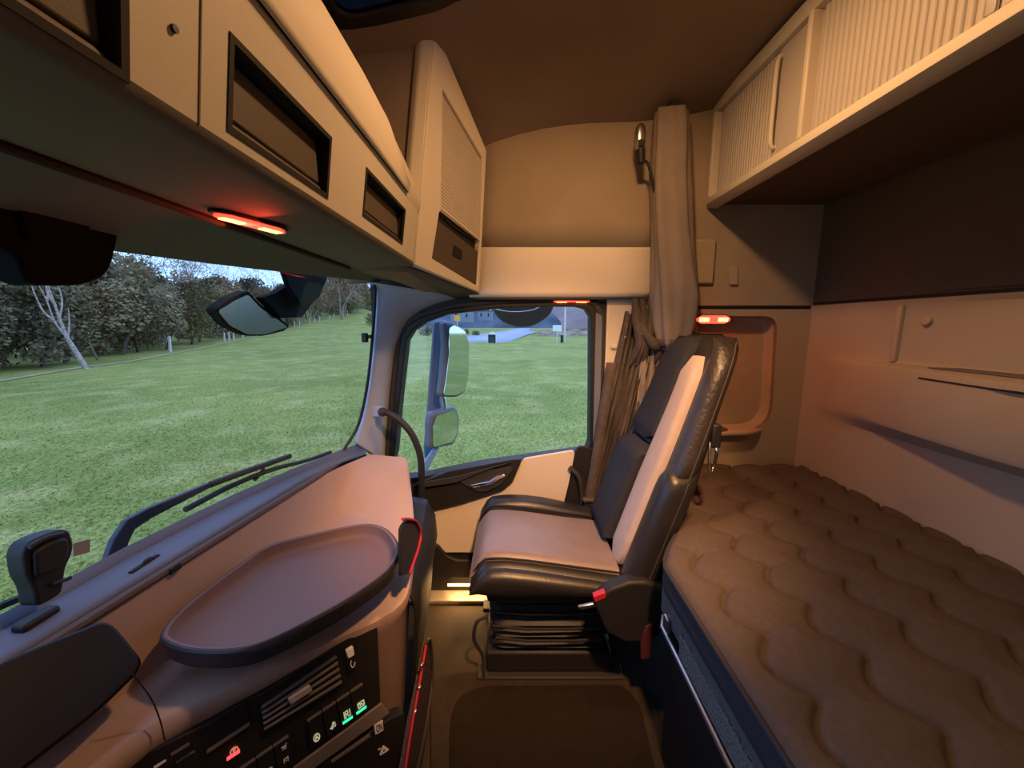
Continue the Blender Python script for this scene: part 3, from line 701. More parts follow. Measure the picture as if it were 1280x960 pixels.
# ceiling lamp just above the frame edge, the cab's working light
lamp = thing('ceiling_lamp', 'round ceiling lamp glowing warm in the headlining', 'lamp', (.85, -.26, 2.08))
b = MB(); b.tube([(.85, -.26, 2.062), (.85, -.26, 2.09)], .085, 32); b.build('lamp_body', 'beige', lamp, bevel=.006)
b = MB(); b.tube([(.85, -.26, 2.056), (.85, -.26, 2.0615)], .07, 32); b.build('lamp_lens', 'lampglow', lamp, bevel=.003)
area_light('ceiling_lamp_light', (.85, -.26, 2.05), (.85, -.26, 0), .12, 5.6, (1, .53, .22), 'DISK', None, lamp)
fill_lamp = thing('ceiling_lamp', 'added unseen round fill lamp over the driver side turned to the passenger seat', 'lamp', (.05, -.26, 2.08))  # added fill lamp out of view, brightens the seat and door card
b = MB(); b.tube([(.05, -.26, 2.062), (.05, -.26, 2.09)], .085, 32); b.build('lamp_body', 'beige', fill_lamp, bevel=.006)
b = MB(); b.tube([(.05, -.26, 2.056), (.05, -.26, 2.0615)], .07, 32); b.build('lamp_lens', 'lampglow', fill_lamp, bevel=.003)
sd = bpy.data.lights.new('fill_spot', 'SPOT'); sd.energy = 140; sd.color = (1, .50, .21); sd.spot_size = math.radians(52); sd.spot_blend = .75; sd.shadow_soft_size = .05
so = bpy.data.objects.new('fill_spot', sd); C.objects.link(so); so.location = (.05, -.26, 2.04)
so.rotation_euler = (Vector((1.36, -.12, .60)) - so.location).to_track_quat('-Z', 'Y').to_euler(); par(so, fill_lamp)

# curtain rail in the ceiling
tag(MB().box((XL + .02, -.554, 2.046), (1.30, -.546, 2.056)).build('curtain_rail', 'brown', bevel=.003), 'thin brown curtain rail running across the headlining', 'rail')

# ================================================================== CURTAINS
# gathered bunk curtain
ct = thing('bunk_curtain', 'long taupe bunk curtain gathered into a hanging sleeve beside the locker', 'curtain', (1.512, -.61, 1.10))
def sleeve(z):
    pass
st = [(1.955, -.545, .058, .045, 0), (1.90, -.548, .062, .048, 0), (1.75, -.553, .066, .05, .1), (1.55, -.572, .070, .055, .15), (1.40, -.588, .076, .06, .1), (1.30, -.600, .082, .065, 0), (1.20, -.600, .074, .062, -.1), (1.13, -.598, .058, .055, -.1), (1.105, -.595, .040, .04, 0), (1.095, -.592, .012, .012, 0)]
rows = []
n = 44
stc = []
for i in range(len(st) - 1):
    for j in range(5):
        t = j / 5; stc.append([a * (1 - t) + b_ * t for a, b_ in zip(st[i], st[i + 1])])
stc.append(st[-1])
for z, y, ry, rx, tw in stc:
    row = []
    for k in range(n):
        a = 2 * math.pi * k / n
        y_ = y * 1.05; f = 1 + .10 * math.sin(5 * a + tw * 6 + z * 1.5) + .06 * math.sin(9 * a + 1 + z * 3) + .03 * math.sin(2 * a + z * 14)
        row.append((1.512 + rx * f * math.cos(a), y_ + ry * 1.05 * f * math.sin(a), z))
    rows.append(row)
MB().loft(rows, True, True).build('sleeve', 'curtain', ct, ang=80)
rows = []
for z in (1.145, 1.125, 1.112):
    rr_ = .063 if z > 1.13 else (.058 if z > 1.12 else .05)
    rows.append([(1.512 + (rr_) * math.cos(2 * math.pi * k / 30), -.628 + (rr_ + .006) * math.sin(2 * math.pi * k / 30), z) for k in range(30)])
MB().loft(rows, True).build('tie_band', 'curtain_d', ct, solid=.004)
b = MB(); b.box((1.49, -.59, 1.955), (1.54, -.56, 1.985)); b.build('rail_glide', 'dark2', ct, bevel=.004)

# side window curtain, dark pleats
sc_ = thing('side_curtain', 'dark pleated side window curtain bunched beside the passenger seat', 'curtain', (1.54, -.50, .55))
def pleats(top, bot, z0, z1, x, amp, cyc, name, m, n=60, h=14, ph=0):
    rows = []
    for i in range(h + 1):
        t = i / h; z = z0 + (z1 - z0) * t
        ya = top[0] + (bot[0] - top[0]) * t; yb = top[1] + (bot[1] - top[1]) * t
        bulge = math.sin(t * math.pi) * .02
        rows.append([(x - bulge + amp * math.sin(cyc * 2 * math.pi * k / n + ph + .6 * math.sin(t * 5 + k * .1)) + .006 * math.sin(k * 1.7 + t * 9), ya + (yb - ya) * k / n, z + .01 * math.sin(k * .7)) for k in range(n + 1)])
    return MB().loft(rows).build(name, m, sc_, solid=.003, ang=80)
pleats((-.455, -.64), (-.30, -.46), 1.245, .42, 1.566, .013, 9, 'pleated_panel', 'curtain_d')
pleats((-.52, -.74), (-.50, -.70), 1.19, .62, 1.552, .012, 7, 'pleated_panel', 'curtain', ph=1)
# bunched top
b = MB()
for k in range(6):
    y = -.485 - k * .030
    b.tube(curve([(1.55, y, 1.30), (1.535 + .015 * (k % 2), y - .008, 1.22), (1.52, y - .02 + .02 * (k % 3), 1.13), (1.55, y + .01, 1.04)], 5), [.010 + .012 * math.sin(math.pi * i / 15) for i in range(16)], 8)
b.build('bunched_heading', 'curtain_d', sc_)
b = MB(); b.tube(curve([(1.515, -.50, 1.21), (1.50, -.53, 1.15), (1.505, -.565, 1.115), (1.525, -.60, 1.125)], 5), [.004, .008, .012, .015, .017, .019, .020, .021, .021, .020, .018, .016, .013, .010, .007, .003], 10); b.build('folded_corner', 'curtain_d', sc_)
ball(MB(), (1.505, -.505, 1.165), .005, 6).build('press_stud', 'satin', sc_); ball(MB(), (1.52, -.445, 1.152), .004, 6).build('press_stud', 'satin', sc_)
# wall hooks
for (px, py, lb) in (((1.58, -0.4167, 1.1124), 'round', 'small round plastic hook cap on the pillar beside the window'), ((1.58, -0.4167, 0.8612), 'hook', 'small hook low on the pillar beside the pleated curtain')):
    pass
h1 = (1.584, -0.4177, 1.1122); b = MB(); b.tube([h1, (h1[0] - .008, h1[1], h1[2])], .012, 16); b.tube([(h1[0] - .008, h1[1], h1[2]), (h1[0] - .013, h1[1], h1[2])], .006, 12)
tag(b.build('hook_cap', 'beige', bevel=.001), 'small round beige cap on the pillar beside the window', 'cap')
h2 = (1.584, -0.4138, 0.8775); b = MB(); b.tube(curve([(h2[0], h2[1], h2[2] + .012), (h2[0] - .012, h2[1], h2[2] + .006), (h2[0] - .014, h2[1] - .012, h2[2] - .008), (h2[0] - .004, h2[1] - .016, h2[2] - .02)], 5), .0035, 8)
tag(b.build('curtain_hook', 'satin'), 'small bent hook low on the pillar in front of the dark curtain', 'hook')

# gooseneck reading lamp
rl = thing('reading_lamp', 'small chrome reading lamp on a black gooseneck beside the curtain', 'lamp', (1.49, -.56, 1.72))
h = (1.49, -0.4573, 1.861); g0 = (1.5, -0.5222, 1.6871); g1 = (1.49, -0.4906, 1.7733)
b = MB(); ball(b, h, (.020, .020, .046), 10, .8); b.build('lamp_head', 'satin', rl)
b = MB(); b.box((h[0] - .022, h[1] - .011, h[2] - .038), (h[0] - .014, h[1] + .011, h[2] - .014)); b.build('lamp_lens', 'dark', rl, bevel=.003)
b = MB(); b.tube([(h[0], h[1] - .004, h[2] - .04), (h[0], h[1] - .008, h[2] - .085)], [.016, .012], 12); b.build('lamp_neck', 'dark', rl)
MB().tube(curve([(h[0], h[1] - .008, h[2] - .08), g1, g0, (1.53, g0[1] - .03, g0[2] - .10), (1.577, g0[1] - .04, g0[2] - .16)], 6), .0055, 8).build('gooseneck', 'dark', rl)

# ================================================================== PASSENGER SEAT
seat = thing('passenger_seat', 'passenger seat in black leather with taupe stripes and grey-brown cushion', 'seat', (1.28, -.12, 0))
SX0, SX1 = 1.045, 1.515
# cushion core
def cush(name, xa, xb, dz, m, ys_, r=.03, top=None, bot=None):
    rows = []
    for y in ys_:
        zt, zb = top(y) + dz, bot(y)
        rows.append([(x, y, z) for x, z in rr(xa, xb, zb, zt, r, 5)])
    return MB().loft(rows, True, True).build(name, m, seat, ang=60)
def ctop(y):                                                        # top line of cushion, nose rounded
    t = max(0, (y - .07) / .062); return .484 - .044 * max(0, (-y) / .3) - .075 * min(1, t) ** 2.2
def cbot(y):
    t = max(0, (y - .05) / .082); return .375 + .02 * min(1, t) ** 2
ysc = [.132, .128, .12, .105, .085, .06, .02, -.05, -.12, -.2, -.28, -.34, -.37]
cush('cushion_base', SX0 + .02, SX1 - .02, -.012, 'leather_s', ysc, .04, ctop, cbot)
pad = cush('cushion_pad', 1.100, 1.425, .006, 'seat_tan', [y + .002 for y in ysc[:-1]], .03, ctop, lambda y: cbot(y) + .02)
pad['label'] = 'grey-brown leather seat pad'
def btop(y): return ctop(y) + .018 * math.exp(-((y + .10) / .16) ** 2) - .004
cush('side_bolster', SX0, 1.112, -.022, 'leather_s', [y - .002 for y in ysc], .034, ctop, cbot)
cush('side_bolster', 1.422, SX1, .022, 'leather_s', [y - .002 for y in ysc], .034, btop, cbot)
for x, dz in ((1.104, -.006), (1.423, .012)):
    MB().tube([(x, y, ctop(y) + dz) for y in ysc[2:-1]], .0035, 8).build('seam_piping', 'leather_s', seat)
# front centre crease lines
# backrest: sections by height
def yf(z): return -.345 - (z - .45) * .325 - .02 * max(0, (z - 1.05) / .12) ** 2
def yb_(z): return {0: 0}.get(1) or (-.47 - .34 * max(0, z - .50) if z < .67 else -.528 - (z - .67) * .245)
def backsec(z, xa, xb, fo, bo, r):
    return [(x, y, z) for x, y in rr(xa, xb, yb_(z) - bo, yf(z) + fo, r, 5)]
def widths(z):
    t = max(0, (z - 1.02) / .155); w = .235 * (1 - .10 * max(0, (z - .8) / .3) - .30 * min(1, t) ** 3)
    return 1.28 - w, 1.28 + w * (1 - .20 * max(0, min(1, (z - .72) / .25)))
zs = [.40, .44, .52, .62, .70, .80, .90, 1.0, 1.06, 1.11, 1.14, 1.160, 1.170, 1.174]
rows = []
for z in zs:
    xa, xb = widths(z); t = max(0, (z - 1.13) / .044)
    sh_ = .035 * min(1, t) ** 2
    rows.append(backsec(z, xa + sh_, xb - sh_, -.02 - sh_ * .6, -sh_ * .5, .05))
MB().loft(rows, True, True).build('backrest_shell', 'leather_s', seat, ang=60)
def strip(name, fa, fb, z0, z1, fo, m, r=.02, depth=.06, n=14, endr=.03, lab=None, lean=0):
    rows = []
    for i in range(n + 1):
        t = i / n; z = z0 + (z1 - z0) * t
        q = min(t, 1 - t) * (z1 - z0); e = 1 - min(1, q / endr); k = 1 - math.sqrt(max(0, 1 - e * e))
        xa, xb = widths(z); w_ = (xb - xa); a = xa + w_ * fa; b_ = xa + w_ * fb; c_ = (a + b_) / 2; hw = (b_ - a) / 2 * (1 - .45 * k)
        f = yf(z) + fo * (1 - k * .8)
        rows.append([(x, y, z) for x, y in rr(c_ - hw, c_ + hw, f - depth, f, r, 4)])
    o = MB().loft(rows, True, True).build(name, m, seat, ang=60)
    if lab: o['label'] = lab
    return o
strip('centre_panel', .41, .90, .44, .795, .034, 'seat_cloth', lab='charcoal fabric lower back panel', endr=.03)
strip('headrest_panel', .41, .90, .81, 1.160, .010, 'seat_cloth', lab='charcoal fabric head panel', endr=.03)
for fa, fb in ((.155, .41),):
    strip('fabric_stripe', fa, fb, .43, 1.105, .008, 'seat_stripe', lab='taupe fabric stripe')
for fa, fb in ((-.02, .165), (.89, 1.0)):
    strip('upper_bolster', fa, fb, .74, 1.162, -.012, 'leather', r=.03, depth=.07, endr=.05, lab='wrinkled black leather upper bolster')
    strip('lower_bolster', fa - .02, fb, .42, .775, .004, 'leather_s', r=.035, depth=.10, endr=.05)
# stitched seam along the side
MB().tube([(widths(z)[0] - .0095, yf(z) - .056, z) for z in np.linspace(.76, 1.15, 14)], .0022, 6).build('seam_piping', 'thread', seat)
MB().tube([(widths(z)[0] - .0175, yf(z) - .055, z) for z in np.linspace(.46, .76, 12)], .0022, 6).build('seam_piping', 'thread', seat)
# recline lever
lp = (1.055, -0.5683, 0.824)
MB().tube(curve([(lp[0], lp[1] + .005, lp[2] + .045), (lp[0] - .012, lp[1] + .010, lp[2] + .01), (lp[0] - .012, lp[1] + .006, lp[2] - .03), (lp[0] - .004, lp[1] - .008, lp[2] - .035), (lp[0] - .010, lp[1] - .012, lp[2] + .02), (lp[0], lp[1] - .01, lp[2] + .045)], 5), .0045, 8).build('recline_handle', 'chrome', seat, label='bent chrome recline handle')
MB().box((lp[0] - .012, lp[1] - .022, lp[2] + .03), (lp[0] + .012, lp[1] + .004, lp[2] + .10)).build('lever_slot', 'dark', seat, bevel=.006)
# side pod with buckle
pod = [(1.025, -0.2415, 0.3904), (1.025, -0.2501, 0.4166), (1.025, -0.282, 0.4451), (1.025, -0.3397, 0.4683), (1.025, -0.3936, 0.4683), (1.025, -0.442, 0.4425), (1.025, -0.4684, 0.3957), (1.025, -0.463, 0.3296), (1.025, -0.4207, 0.2758), (1.025, -0.3369, 0.2677), (1.025, -0.2779, 0.3028)]
MB().slab(rpoly(pod, .012, 3), (-1, 0, 0), -.025, .02).build('hinge_cover', 'dark', seat, bevel=.010, seg=4)
bk = [(1.012, -0.2354, 0.4214), (1.012, -0.2698, 0.4368), (1.012, -0.2728, 0.4188), (1.012, -0.2407, 0.4033)]
MB().slab(bk, (-1, 0, 0), -.012, .008).build('belt_buckle', 'red', seat, bevel=.002, label='red seat belt buckle button')
kn = [(1.015, -0.1926, 0.3853), (1.015, -0.2392, 0.3957), (1.015, -0.2442, 0.3853), (1.015, -0.2023, 0.3749)]
MB().slab(kn, (-1, 0, 0), -.004, .006).build('adjust_lever', 'satin', seat, bevel=.002)
# under-frame, bellows and rails
MB().box((1.08, -.33, .34), (1.49, .08, .385)).build('seat_pan', 'dark', seat, bevel=.012)
rows = []
for k in range(13):
    z = .10 + .25 * k / 12; e = .018 if k % 2 else 0
    rows.append([(x, y, z) for x, y in rr(1.165 - e, 1.465 + e, -.32 - e, .06 + e, .05, 4)])
MB().loft(rows, True, True).build('bellows', 'rubber', seat, ang=20)
for k, (z, x) in enumerate(((.255, 1.138), (.205, 1.132), (.165, 1.128))):
    MB().tube([(x, .075 - .01 * k, z + .012), (x - .005, -.05, z + .004), (x, -.20, z), (x + .002, -.30, z + .004)], .0045, 8).build('side_bar', 'leather_s', seat)
MB().box((1.15, -.34, .02), (1.47, .09, .10)).build('pedestal', 'dark', seat, bevel=.01)
MB().box((1.13, -.38, .002), (1.19, .12, .022)).build('floor_rail', 'dark2', seat, bevel=.004)
MB().box((1.43, -.38, .019), (1.49, .12, .036)).build('floor_rail', 'dark2', seat, bevel=.004)
MB().tube(curve([(1.13, .08, .255), (1.12, .115, .24), (1.125, .125, .17), (1.14, .10, .10), (1.135, .095, .02)], 6), .006, 8).build('height_hose', 'dark2', seat)
MB().slab([(1.0, -0.3875, 0.3325), (1.0, -0.4056, 0.343), (1.0, -0.4135, 0.2851), (1.0, -0.407, 0.2318), (1.0, -0.3789, 0.2264), (1.0, -0.3759, 0.2851)], (-1, 0, 0), 0, .008).build('red_strap', mat('dark_red_strap', (.05, .006, .008), .8), seat, bevel=.002, label='dark red strap at the seat foot')
# seat belt
bl = thing('seat_belt', 'dark brown seat belt running down beside the pleated curtain', 'belt', (1.53, -.32, .45))
rows = [[(1.545, -.315 - .0 + (z - .5) * -.12, z), (1.532, -.352 + (z - .5) * -.12, z)] for z in np.linspace(.42, 1.05, 12)]
MB().loft(rows).build('webbing', 'curtain_d', bl, solid=.002)
MB().box((1.522, -.365, .46), (1.55, -.30, .475)).build('belt_tongue', 'brown', bl, bevel=.004)

# ================================================================== BUNK
bnk = thing('bunk_mattress', 'brown quilted bunk mattress with scalloped stitching across the back of the cab', 'mattress', (.6, -.8, .5))
YF = -.385
def front_edge(x):
    if x < .88: return YF
    if x < 1.13:
        t = (x - .88) / .25; return YF - .17 * (t ** 1.25)
    return -.557
nx, ny = 400, 140
xx = np.linspace(-.35, 1.555, nx); rows = []
def quilt(x, y):
    z = 0
    best = 9
    for k in range(7):
        per = .13; ph = (x + .047 * k) / per
        s = abs(math.sin(math.pi * ph))
        yl = -.458 - k * .149 + .044 * (s - .55) + .006 * math.sin(x * 7)
        best = min(best, abs(y - yl))
    z -= .013 * math.exp(-(best / .0062) ** 1.4)
    z += .009 * min(1, best / .06)
    return z
for i, x in enumerate(xx):
    fe = front_edge(x); row = []
    ed = min((x + .35) / .03, (1.555 - x) / .03, 1); ed = 1 - (1 - max(0, ed)) ** 2
    for j in range(ny):
        t = j / (ny - 1); y = fe + (YB + .004 - fe) * t
        d_ = min((fe - y) / .022, 1); r_ = math.sqrt(max(0, 1 - (1 - d_) ** 2))
        row.append((x, y, .600 + .018 * r_ * 1 + quilt(x, y) * max(0, min(1, (fe - y - .01) / (.05 if x < 1.05 else .16))) - .01 * (1 - ed)))
    rows.append(row)
MB().loft(rows).build('quilted_top', 'mattress', bnk, ang=85)
ol = [(x, front_edge(x)) for x in np.linspace(-.35, 1.555, 60)]
b = MB()
rows = [[(x, y - .002, .603) for x, y in ol], [(x, y + .004, .585) for x, y in ol], [(x, y + .006, .55) for x, y in ol], [(x, y + .002, .535) for x, y in ol], [(x, y - .01, .527) for x, y in ol], [(x, YB + .01, .527) for x, y in ol]]
b.loft(rows).build('border', 'mat_side', bnk)
MB().tube([(x, y + .003, .600) for x, y in ol], .005, 8).build('edge_piping', 'mat_side', bnk)
# bunk frame
bb = thing('bunk_bed', 'grey bunk bed frame with a net panel and a long metal edge rail', 'bunk', (.6, -.8, 0))
MB().slab([(-.35, -.40, 0), (.93, -.40, 0), (1.03, -.50, 0), (1.55, -.66, 0), (1.55, YB + .01, 0), (-.35, YB + .01, 0)], (0, 0, 1), .44, .526).build('bunk_board', 'bunk', bb, bevel=.006)
MB().slab([(-.35, -.415, 0), (.90, -.415, 0), (.90, YB + .01, 0), (-.35, YB + .01, 0)], (0, 0, 1), .002, .41).build('storage_front', 'dark', bb)
MB().hexa([(-.35, -.392, .485), (.80, -.392, .485), (.80, -.41, .485), (-.35, -.41, .485), (-.35, -.394, .425), (.80, -.394, .425), (.80, -.41, .425), (-.35, -.41, .425)]).build('net_panel', 'mesh', bb, bevel=.002)
MB().tube([(-.35, -.395, .395), (.90, -.395, .415), (.935, -.412, .418)], .0065, 8).build('edge_rail', 'satin', bb)
MB().box((.86, -.405, .43), (.885, -.388, .47)).build('rail_clip', 'satin', bb, bevel=.004)

# ================================================================== DASHBOARD
ds = thing('dashboard', 'brown dashboard with an angled centre panel of vents and switches', 'dashboard', (.8, .5, .1))
A = [(XL, .80, .69), (-.3, .79, .69), (.0, .78, .69), (.3, .765, .69), (.45, .757, .69), (.60, .736, .69), (.9, .698, .69), (1.08, .668, .69), (1.2, .66, .69), (1.33, .652, .69), (1.47, .632, .69)]
A = [(x, min(lip(x) - .012, W(x) - .05), z) for x, y, z in A]
Bk = [(XL, .52, .66), (-.3, .54, .66), (.0, .56, .66), (.28, .60, .59), (.42, .62, .555), (.545, .595, .535), (.70, .44, .53), (.845, .293, .515), (.95, .275, .535), (1.2, .33, .568), (1.49, .425, .668)]
rows = []
def dash_col(t):
    k = t * (len(A) - 1); return k
Ac = curve(A, 4); Bc = curve(Bk, 4)
for a, b_ in zip(Ac, Bc):
    def gm(t, g):
        p = a.lerp(b_, t); dz = a.z - .565
        fl = max(0, min(1, (1.38 - b_.x) / .25)); g = t + (g - t) * fl
        p.z = a.z + (min(b_.z, .565) * fl + b_.z * (1 - fl) - a.z) * g if t < .9 else b_.z + .004
        return p
    m0, m1, m2, m3 = gm(.05, .6), gm(.16, 1.0), gm(.6, 1.0), gm(.94, 1.0)
    out = (b_ - a); out.z = 0; out.normalize()
    rows.append([a + V3((0, .02, -.02)), a, m0, m1, m2, m3, b_ + out * .002 + V3((0, 0, -.008)), b_ + out * .004 + V3((0, 0, -.03)), b_ - out * .012 + V3((0, 0, -.06)), V3((b_.x, b_.y, .0)) - out * .06 + V3((0, 0, .06))])
MB().loft(rows).build('dash_shell', 'dash', ds, ang=50)
# lip under the ledge
MB().tube(curve([(x, lip(x) - .010 if x < 1.4 else lip(x) - .006, .695) for x in (XL, -.2, .2, .5, .8, 1.1, 1.3, 1.46)], 4), .0095, 8).build('front_lip', 'dash_edge', ds)
ms = (0.7377, 0.6757, 0.69); MB().box((ms[0] - .012, lip(ms[0]) - .022, .688), (ms[0] + .012, lip(ms[0]) - .012, .700)).build('lip_mark', 'recess', ds)
# instrument cluster face
clus = [(0.3952, 0.7332, 0.7242), (0.4669, 0.7339, 0.7252), (0.5301, 0.7231, 0.7108), (0.5951, 0.7098, 0.6931), (0.6012, 0.6977, 0.6769), (0.5944, 0.6512, 0.6149), (0.5776, 0.6448, 0.6063), (0.5091, 0.6434, 0.6045), (0.4352, 0.6495, 0.6127), (0.3643, 0.6542, 0.619)]
cn = (0, -1, .75)
MB().slab(rpoly(clus, [.02, .01, .01, .015, .02, .02, .02, .02, .02, .02], 4), cn, -.03, .004).build('instrument_cover', 'screen', ds, bevel=.006, seg=3, label='dark glossy instrument cover')
# seam
MB().tube(curve([(0.542, 0.614, 0.6429), (0.5458, 0.5949, 0.5938), (0.5431, 0.5823, 0.5539), (0.5372, 0.5736, 0.5207)], 4), .0012, 6).build('shell_joint', 'recess', ds)

sn = V3((-1, -1, .25)).normalized()
pan = [(0.5113, 0.6243, 0.5024), (0.5185, 0.6181, 0.5064), (0.5893, 0.5446, 0.4956), (0.6456, 0.4878, 0.4937), (0.7463, 0.3901, 0.5054), (0.8158, 0.321, 0.5072), (0.7799, 0.3109, 0.3229), (0.6471, 0.4431, 0.3209), (0.5841, 0.5045, 0.3143), (0.4668, 0.6364, 0.3727)]
cp = MB().slab(pan, sn, -.03, .004).build('control_panel', 'panel', ds, bevel=.002)
low = [(0.8096, 0.2653, 0.2598), (0.7867, 0.291, 0.2709), (0.6514, 0.4305, 0.2877), (0.5599, 0.5201, 0.2804), (0.5188, 0.5121, 0.0837), (0.7251, 0.2576, -0.109)]
cp2 = MB().slab(low, sn, -.03, .003).build('lower_panel', 'panel', ds, bevel=.002)
strip_ = [(0.7799, 0.3109, 0.3229), (0.7876, 0.2943, 0.2876), (0.6512, 0.4317, 0.2919), (0.6471, 0.4431, 0.3209)]
MB().slab(strip_, sn, 0, .008).build('panel_strip', 'trimline', ds, bevel=.002)
vent = [(0.6395, 0.4911, 0.4826), (0.7468, 0.3874, 0.4969), (0.7392, 0.3753, 0.4179), (0.6331, 0.4823, 0.4214)]
vp = MB().slab(vent, sn, .003, .006).build('air_vent', 'recess', ds)
va = [(0.6412, 0.4881, 0.4771), (0.7434, 0.3897, 0.4922), (0.7372, 0.3778, 0.42), (0.634, 0.4824, 0.4258)]
for k in range(5):
    t0, t1 = (k + .30) / 5, (k + .72) / 5
    q = [V3(va[0]).lerp(V3(va[3]), t0), V3(va[1]).lerp(V3(va[2]), t0), V3(va[1]).lerp(V3(va[2]), t1), V3(va[0]).lerp(V3(va[3]), t1)]
    MB().slab(q, sn, .006, .013).build('vent_slat', 'slat', vp, bevel=.0012)
MB().slab([(0.6696, 0.4563, 0.4637), (0.6984, 0.4279, 0.465), (0.6987, 0.4241, 0.4512), (0.6698, 0.4528, 0.4504)], sn, .012, .020).build('vent_tab', 'tab', vp, bevel=.0015, label='pale vent slider tab')
dsp = MB().slab([(0.5801, 0.5533, 0.4933), (0.6293, 0.5055, 0.4993), (0.6244, 0.5004, 0.459), (0.5773, 0.546, 0.4532)], sn, .003, .006).build('display', 'recess', ds, bevel=.001)
MB().slab([(0.5782, 0.5453, 0.4537), (0.6238, 0.5002, 0.4561), (0.6229, 0.5001, 0.4519), (0.5771, 0.545, 0.4484)], sn, .004, .008).build('display_lip', 'trimline', ds)
# switches, one block each
def lerp_quad(q, u0, u1, v0=0, v1=1):
    f = lambda u, v: V3(q[0]).lerp(V3(q[1]), u).lerp(V3(q[3]).lerp(V3(q[2]), u), v)
    return [f(u0, v0), f(u1, v0), f(u1, v1), f(u0, v1)]
def icon(quad, parent, shape, m='icon', t=.012):
    """small pictogram: strokes in the unit square of a quad"""
    f = lambda u, v: V3(quad[0]).lerp(V3(quad[1]), u).lerp(V3(quad[3]).lerp(V3(quad[2]), u), v)
    b = MB()
    for (u0, v0, u1, v1, th) in shape:
        p, q = f(u0, v0), f(u1, v1); d_ = (q - p).normalized(); s_ = d_.cross(sn) * th * (f(1, 0) - f(0, 0)).length
        b.slab([p - s_, q - s_, q + s_, p + s_], sn, t, t + .0008)
    return b.build('icon', m, parent, smooth=False)
circ = [(.5 + .4 * math.cos(a), .5 + .4 * math.sin(a), .5 + .4 * math.cos(a + .7), .5 + .4 * math.sin(a + .7), .07) for a in np.arange(0, 6.2, .7)]
S_A = circ + [(.3, .75, .5, .25, .06), (.5, .25, .7, .75, .06), (.38, .55, .62, .55, .06)]
S_arrows = [(.1, .6, .5, .6, .08), (.35, .4, .5, .6, .07), (.35, .8, .5, .6, .07), (.5, .3, .9, .3, .08), (.65, .1, .5, .3, .07), (.65, .5, .5, .3, .07), (.7, .7, .9, .5, .07)]
S_lane = [(.1, .1, .1, .9, .07), (.3, .9, .3, .15, .07), (.3, .15, .65, .15, .07), (.65, .15, .65, .5, .07), (.65, .5, .3, .5, .07), (.5, .5, .75, .9, .07), (.95, .1, .95, .9, .07)]
S_box = [(.1, .2, .9, .2, .07), (.9, .2, .9, .8, .07), (.9, .8, .1, .8, .07), (.1, .8, .1, .2, .07), (.3, .65, .5, .4, .07), (.5, .4, .75, .65, .07), (.2, .35, .4, .35, .06)]
S_P = circ + [(.42, .75, .42, .25, .07), (.42, .25, .62, .3, .06), (.62, .3, .62, .5, .06), (.62, .5, .42, .52, .06)]
row1 = [(0.6803, 0.4288, 0.3965), (0.764, 0.3454, 0.3979), (0.7575, 0.3358, 0.3332), (0.6741, 0.4204, 0.3378)]
shapes = [S_A, S_arrows, S_lane, S_box]
ctr = [(394, 918), (413, 904), (431, 889), (448, 877)]
for k in range(4):
    sw = MB().slab(lerp_quad(row1, k / 4 + .01, (k + 1) / 4 - .01), sn, .003, .011).build('rocker_switch', 'panel', ds, bevel=.0015)
    MB().slab(lerp_quad(row1, k / 4 + .01, (k + 1) / 4 - .01, 0, .07), sn, .010, .0125).build('switch_edge', 'trimline', sw)
for sw_i, (q, shp) in enumerate(zip(
        [[(0.6803, 0.4201, 0.3614), (0.6902, 0.4101, 0.3611), (0.6882, 0.4072, 0.3417), (0.6783, 0.4172, 0.3423)], [(0.7029, 0.3975, 0.3618), (0.7134, 0.3869, 0.3614), (0.7114, 0.384, 0.3415), (0.7009, 0.3946, 0.3421)], [(0.7253, 0.3762, 0.366), (0.735, 0.3663, 0.3652), (0.7333, 0.3633, 0.3464), (0.7232, 0.3732, 0.3458)], [(0.7463, 0.3549, 0.3649), (0.7579, 0.3432, 0.3646), (0.7566, 0.3401, 0.347), (0.7446, 0.3518, 0.3458)]], shapes)):
    icon(q, ds, shp)
for q in ([(0.7206, 0.3756, 0.3448), (0.7353, 0.3607, 0.344), (0.7344, 0.3606, 0.3399), (0.7197, 0.3755, 0.3407)], [(0.7418, 0.3544, 0.3448), (0.7575, 0.3388, 0.3449), (0.7565, 0.3386, 0.3407), (0.7409, 0.3543, 0.3407)]):
    MB().slab(q, sn, .011, .0135).build('green_indicator', 'green_led', ds, label='glowing green indicator bar')
row2 = [(0.5967, 0.511, 0.391), (0.6564, 0.4518, 0.3928), (0.6505, 0.4425, 0.3318), (0.591, 0.5027, 0.3347)]
for k in range(3):
    sw = MB().slab(lerp_quad(row2, k / 3 + .01, (k + 1) / 3 - .01), sn, .003, .011).build('rocker_switch', 'panel', ds, bevel=.0015)
    MB().slab(lerp_quad(row2, k / 3 + .01, (k + 1) / 3 - .01, 0, .07), sn, .010, .0125).build('switch_edge', 'trimline', sw)
icon([(0.6432, 0.4625, 0.3829), (0.6511, 0.4545, 0.3823), (0.6487, 0.4529, 0.3665), (0.6417, 0.4599, 0.3662)], ds, [(.1, .3, .5, .3, .08), (.5, .3, .3, .7, .08), (.6, .2, .7, .7, .08), (.7, .7, .95, .1, .08)], 'white')
icon([(0.6409, 0.4586, 0.3578), (0.649, 0.4506, 0.3585), (0.6466, 0.449, 0.3426), (0.6388, 0.4571, 0.3435)], ds, [(.1, .3, .9, .3, .08), (.2, .3, .2, .8, .08), (.8, .3, .8, .8, .08), (.4, .6, .6, .6, .08)], 'white')
icon([(0.6214, 0.478, 0.3576), (0.6292, 0.4704, 0.3583), (0.6275, 0.4689, 0.3457), (0.6197, 0.4766, 0.3451)], ds, circ, 'white')
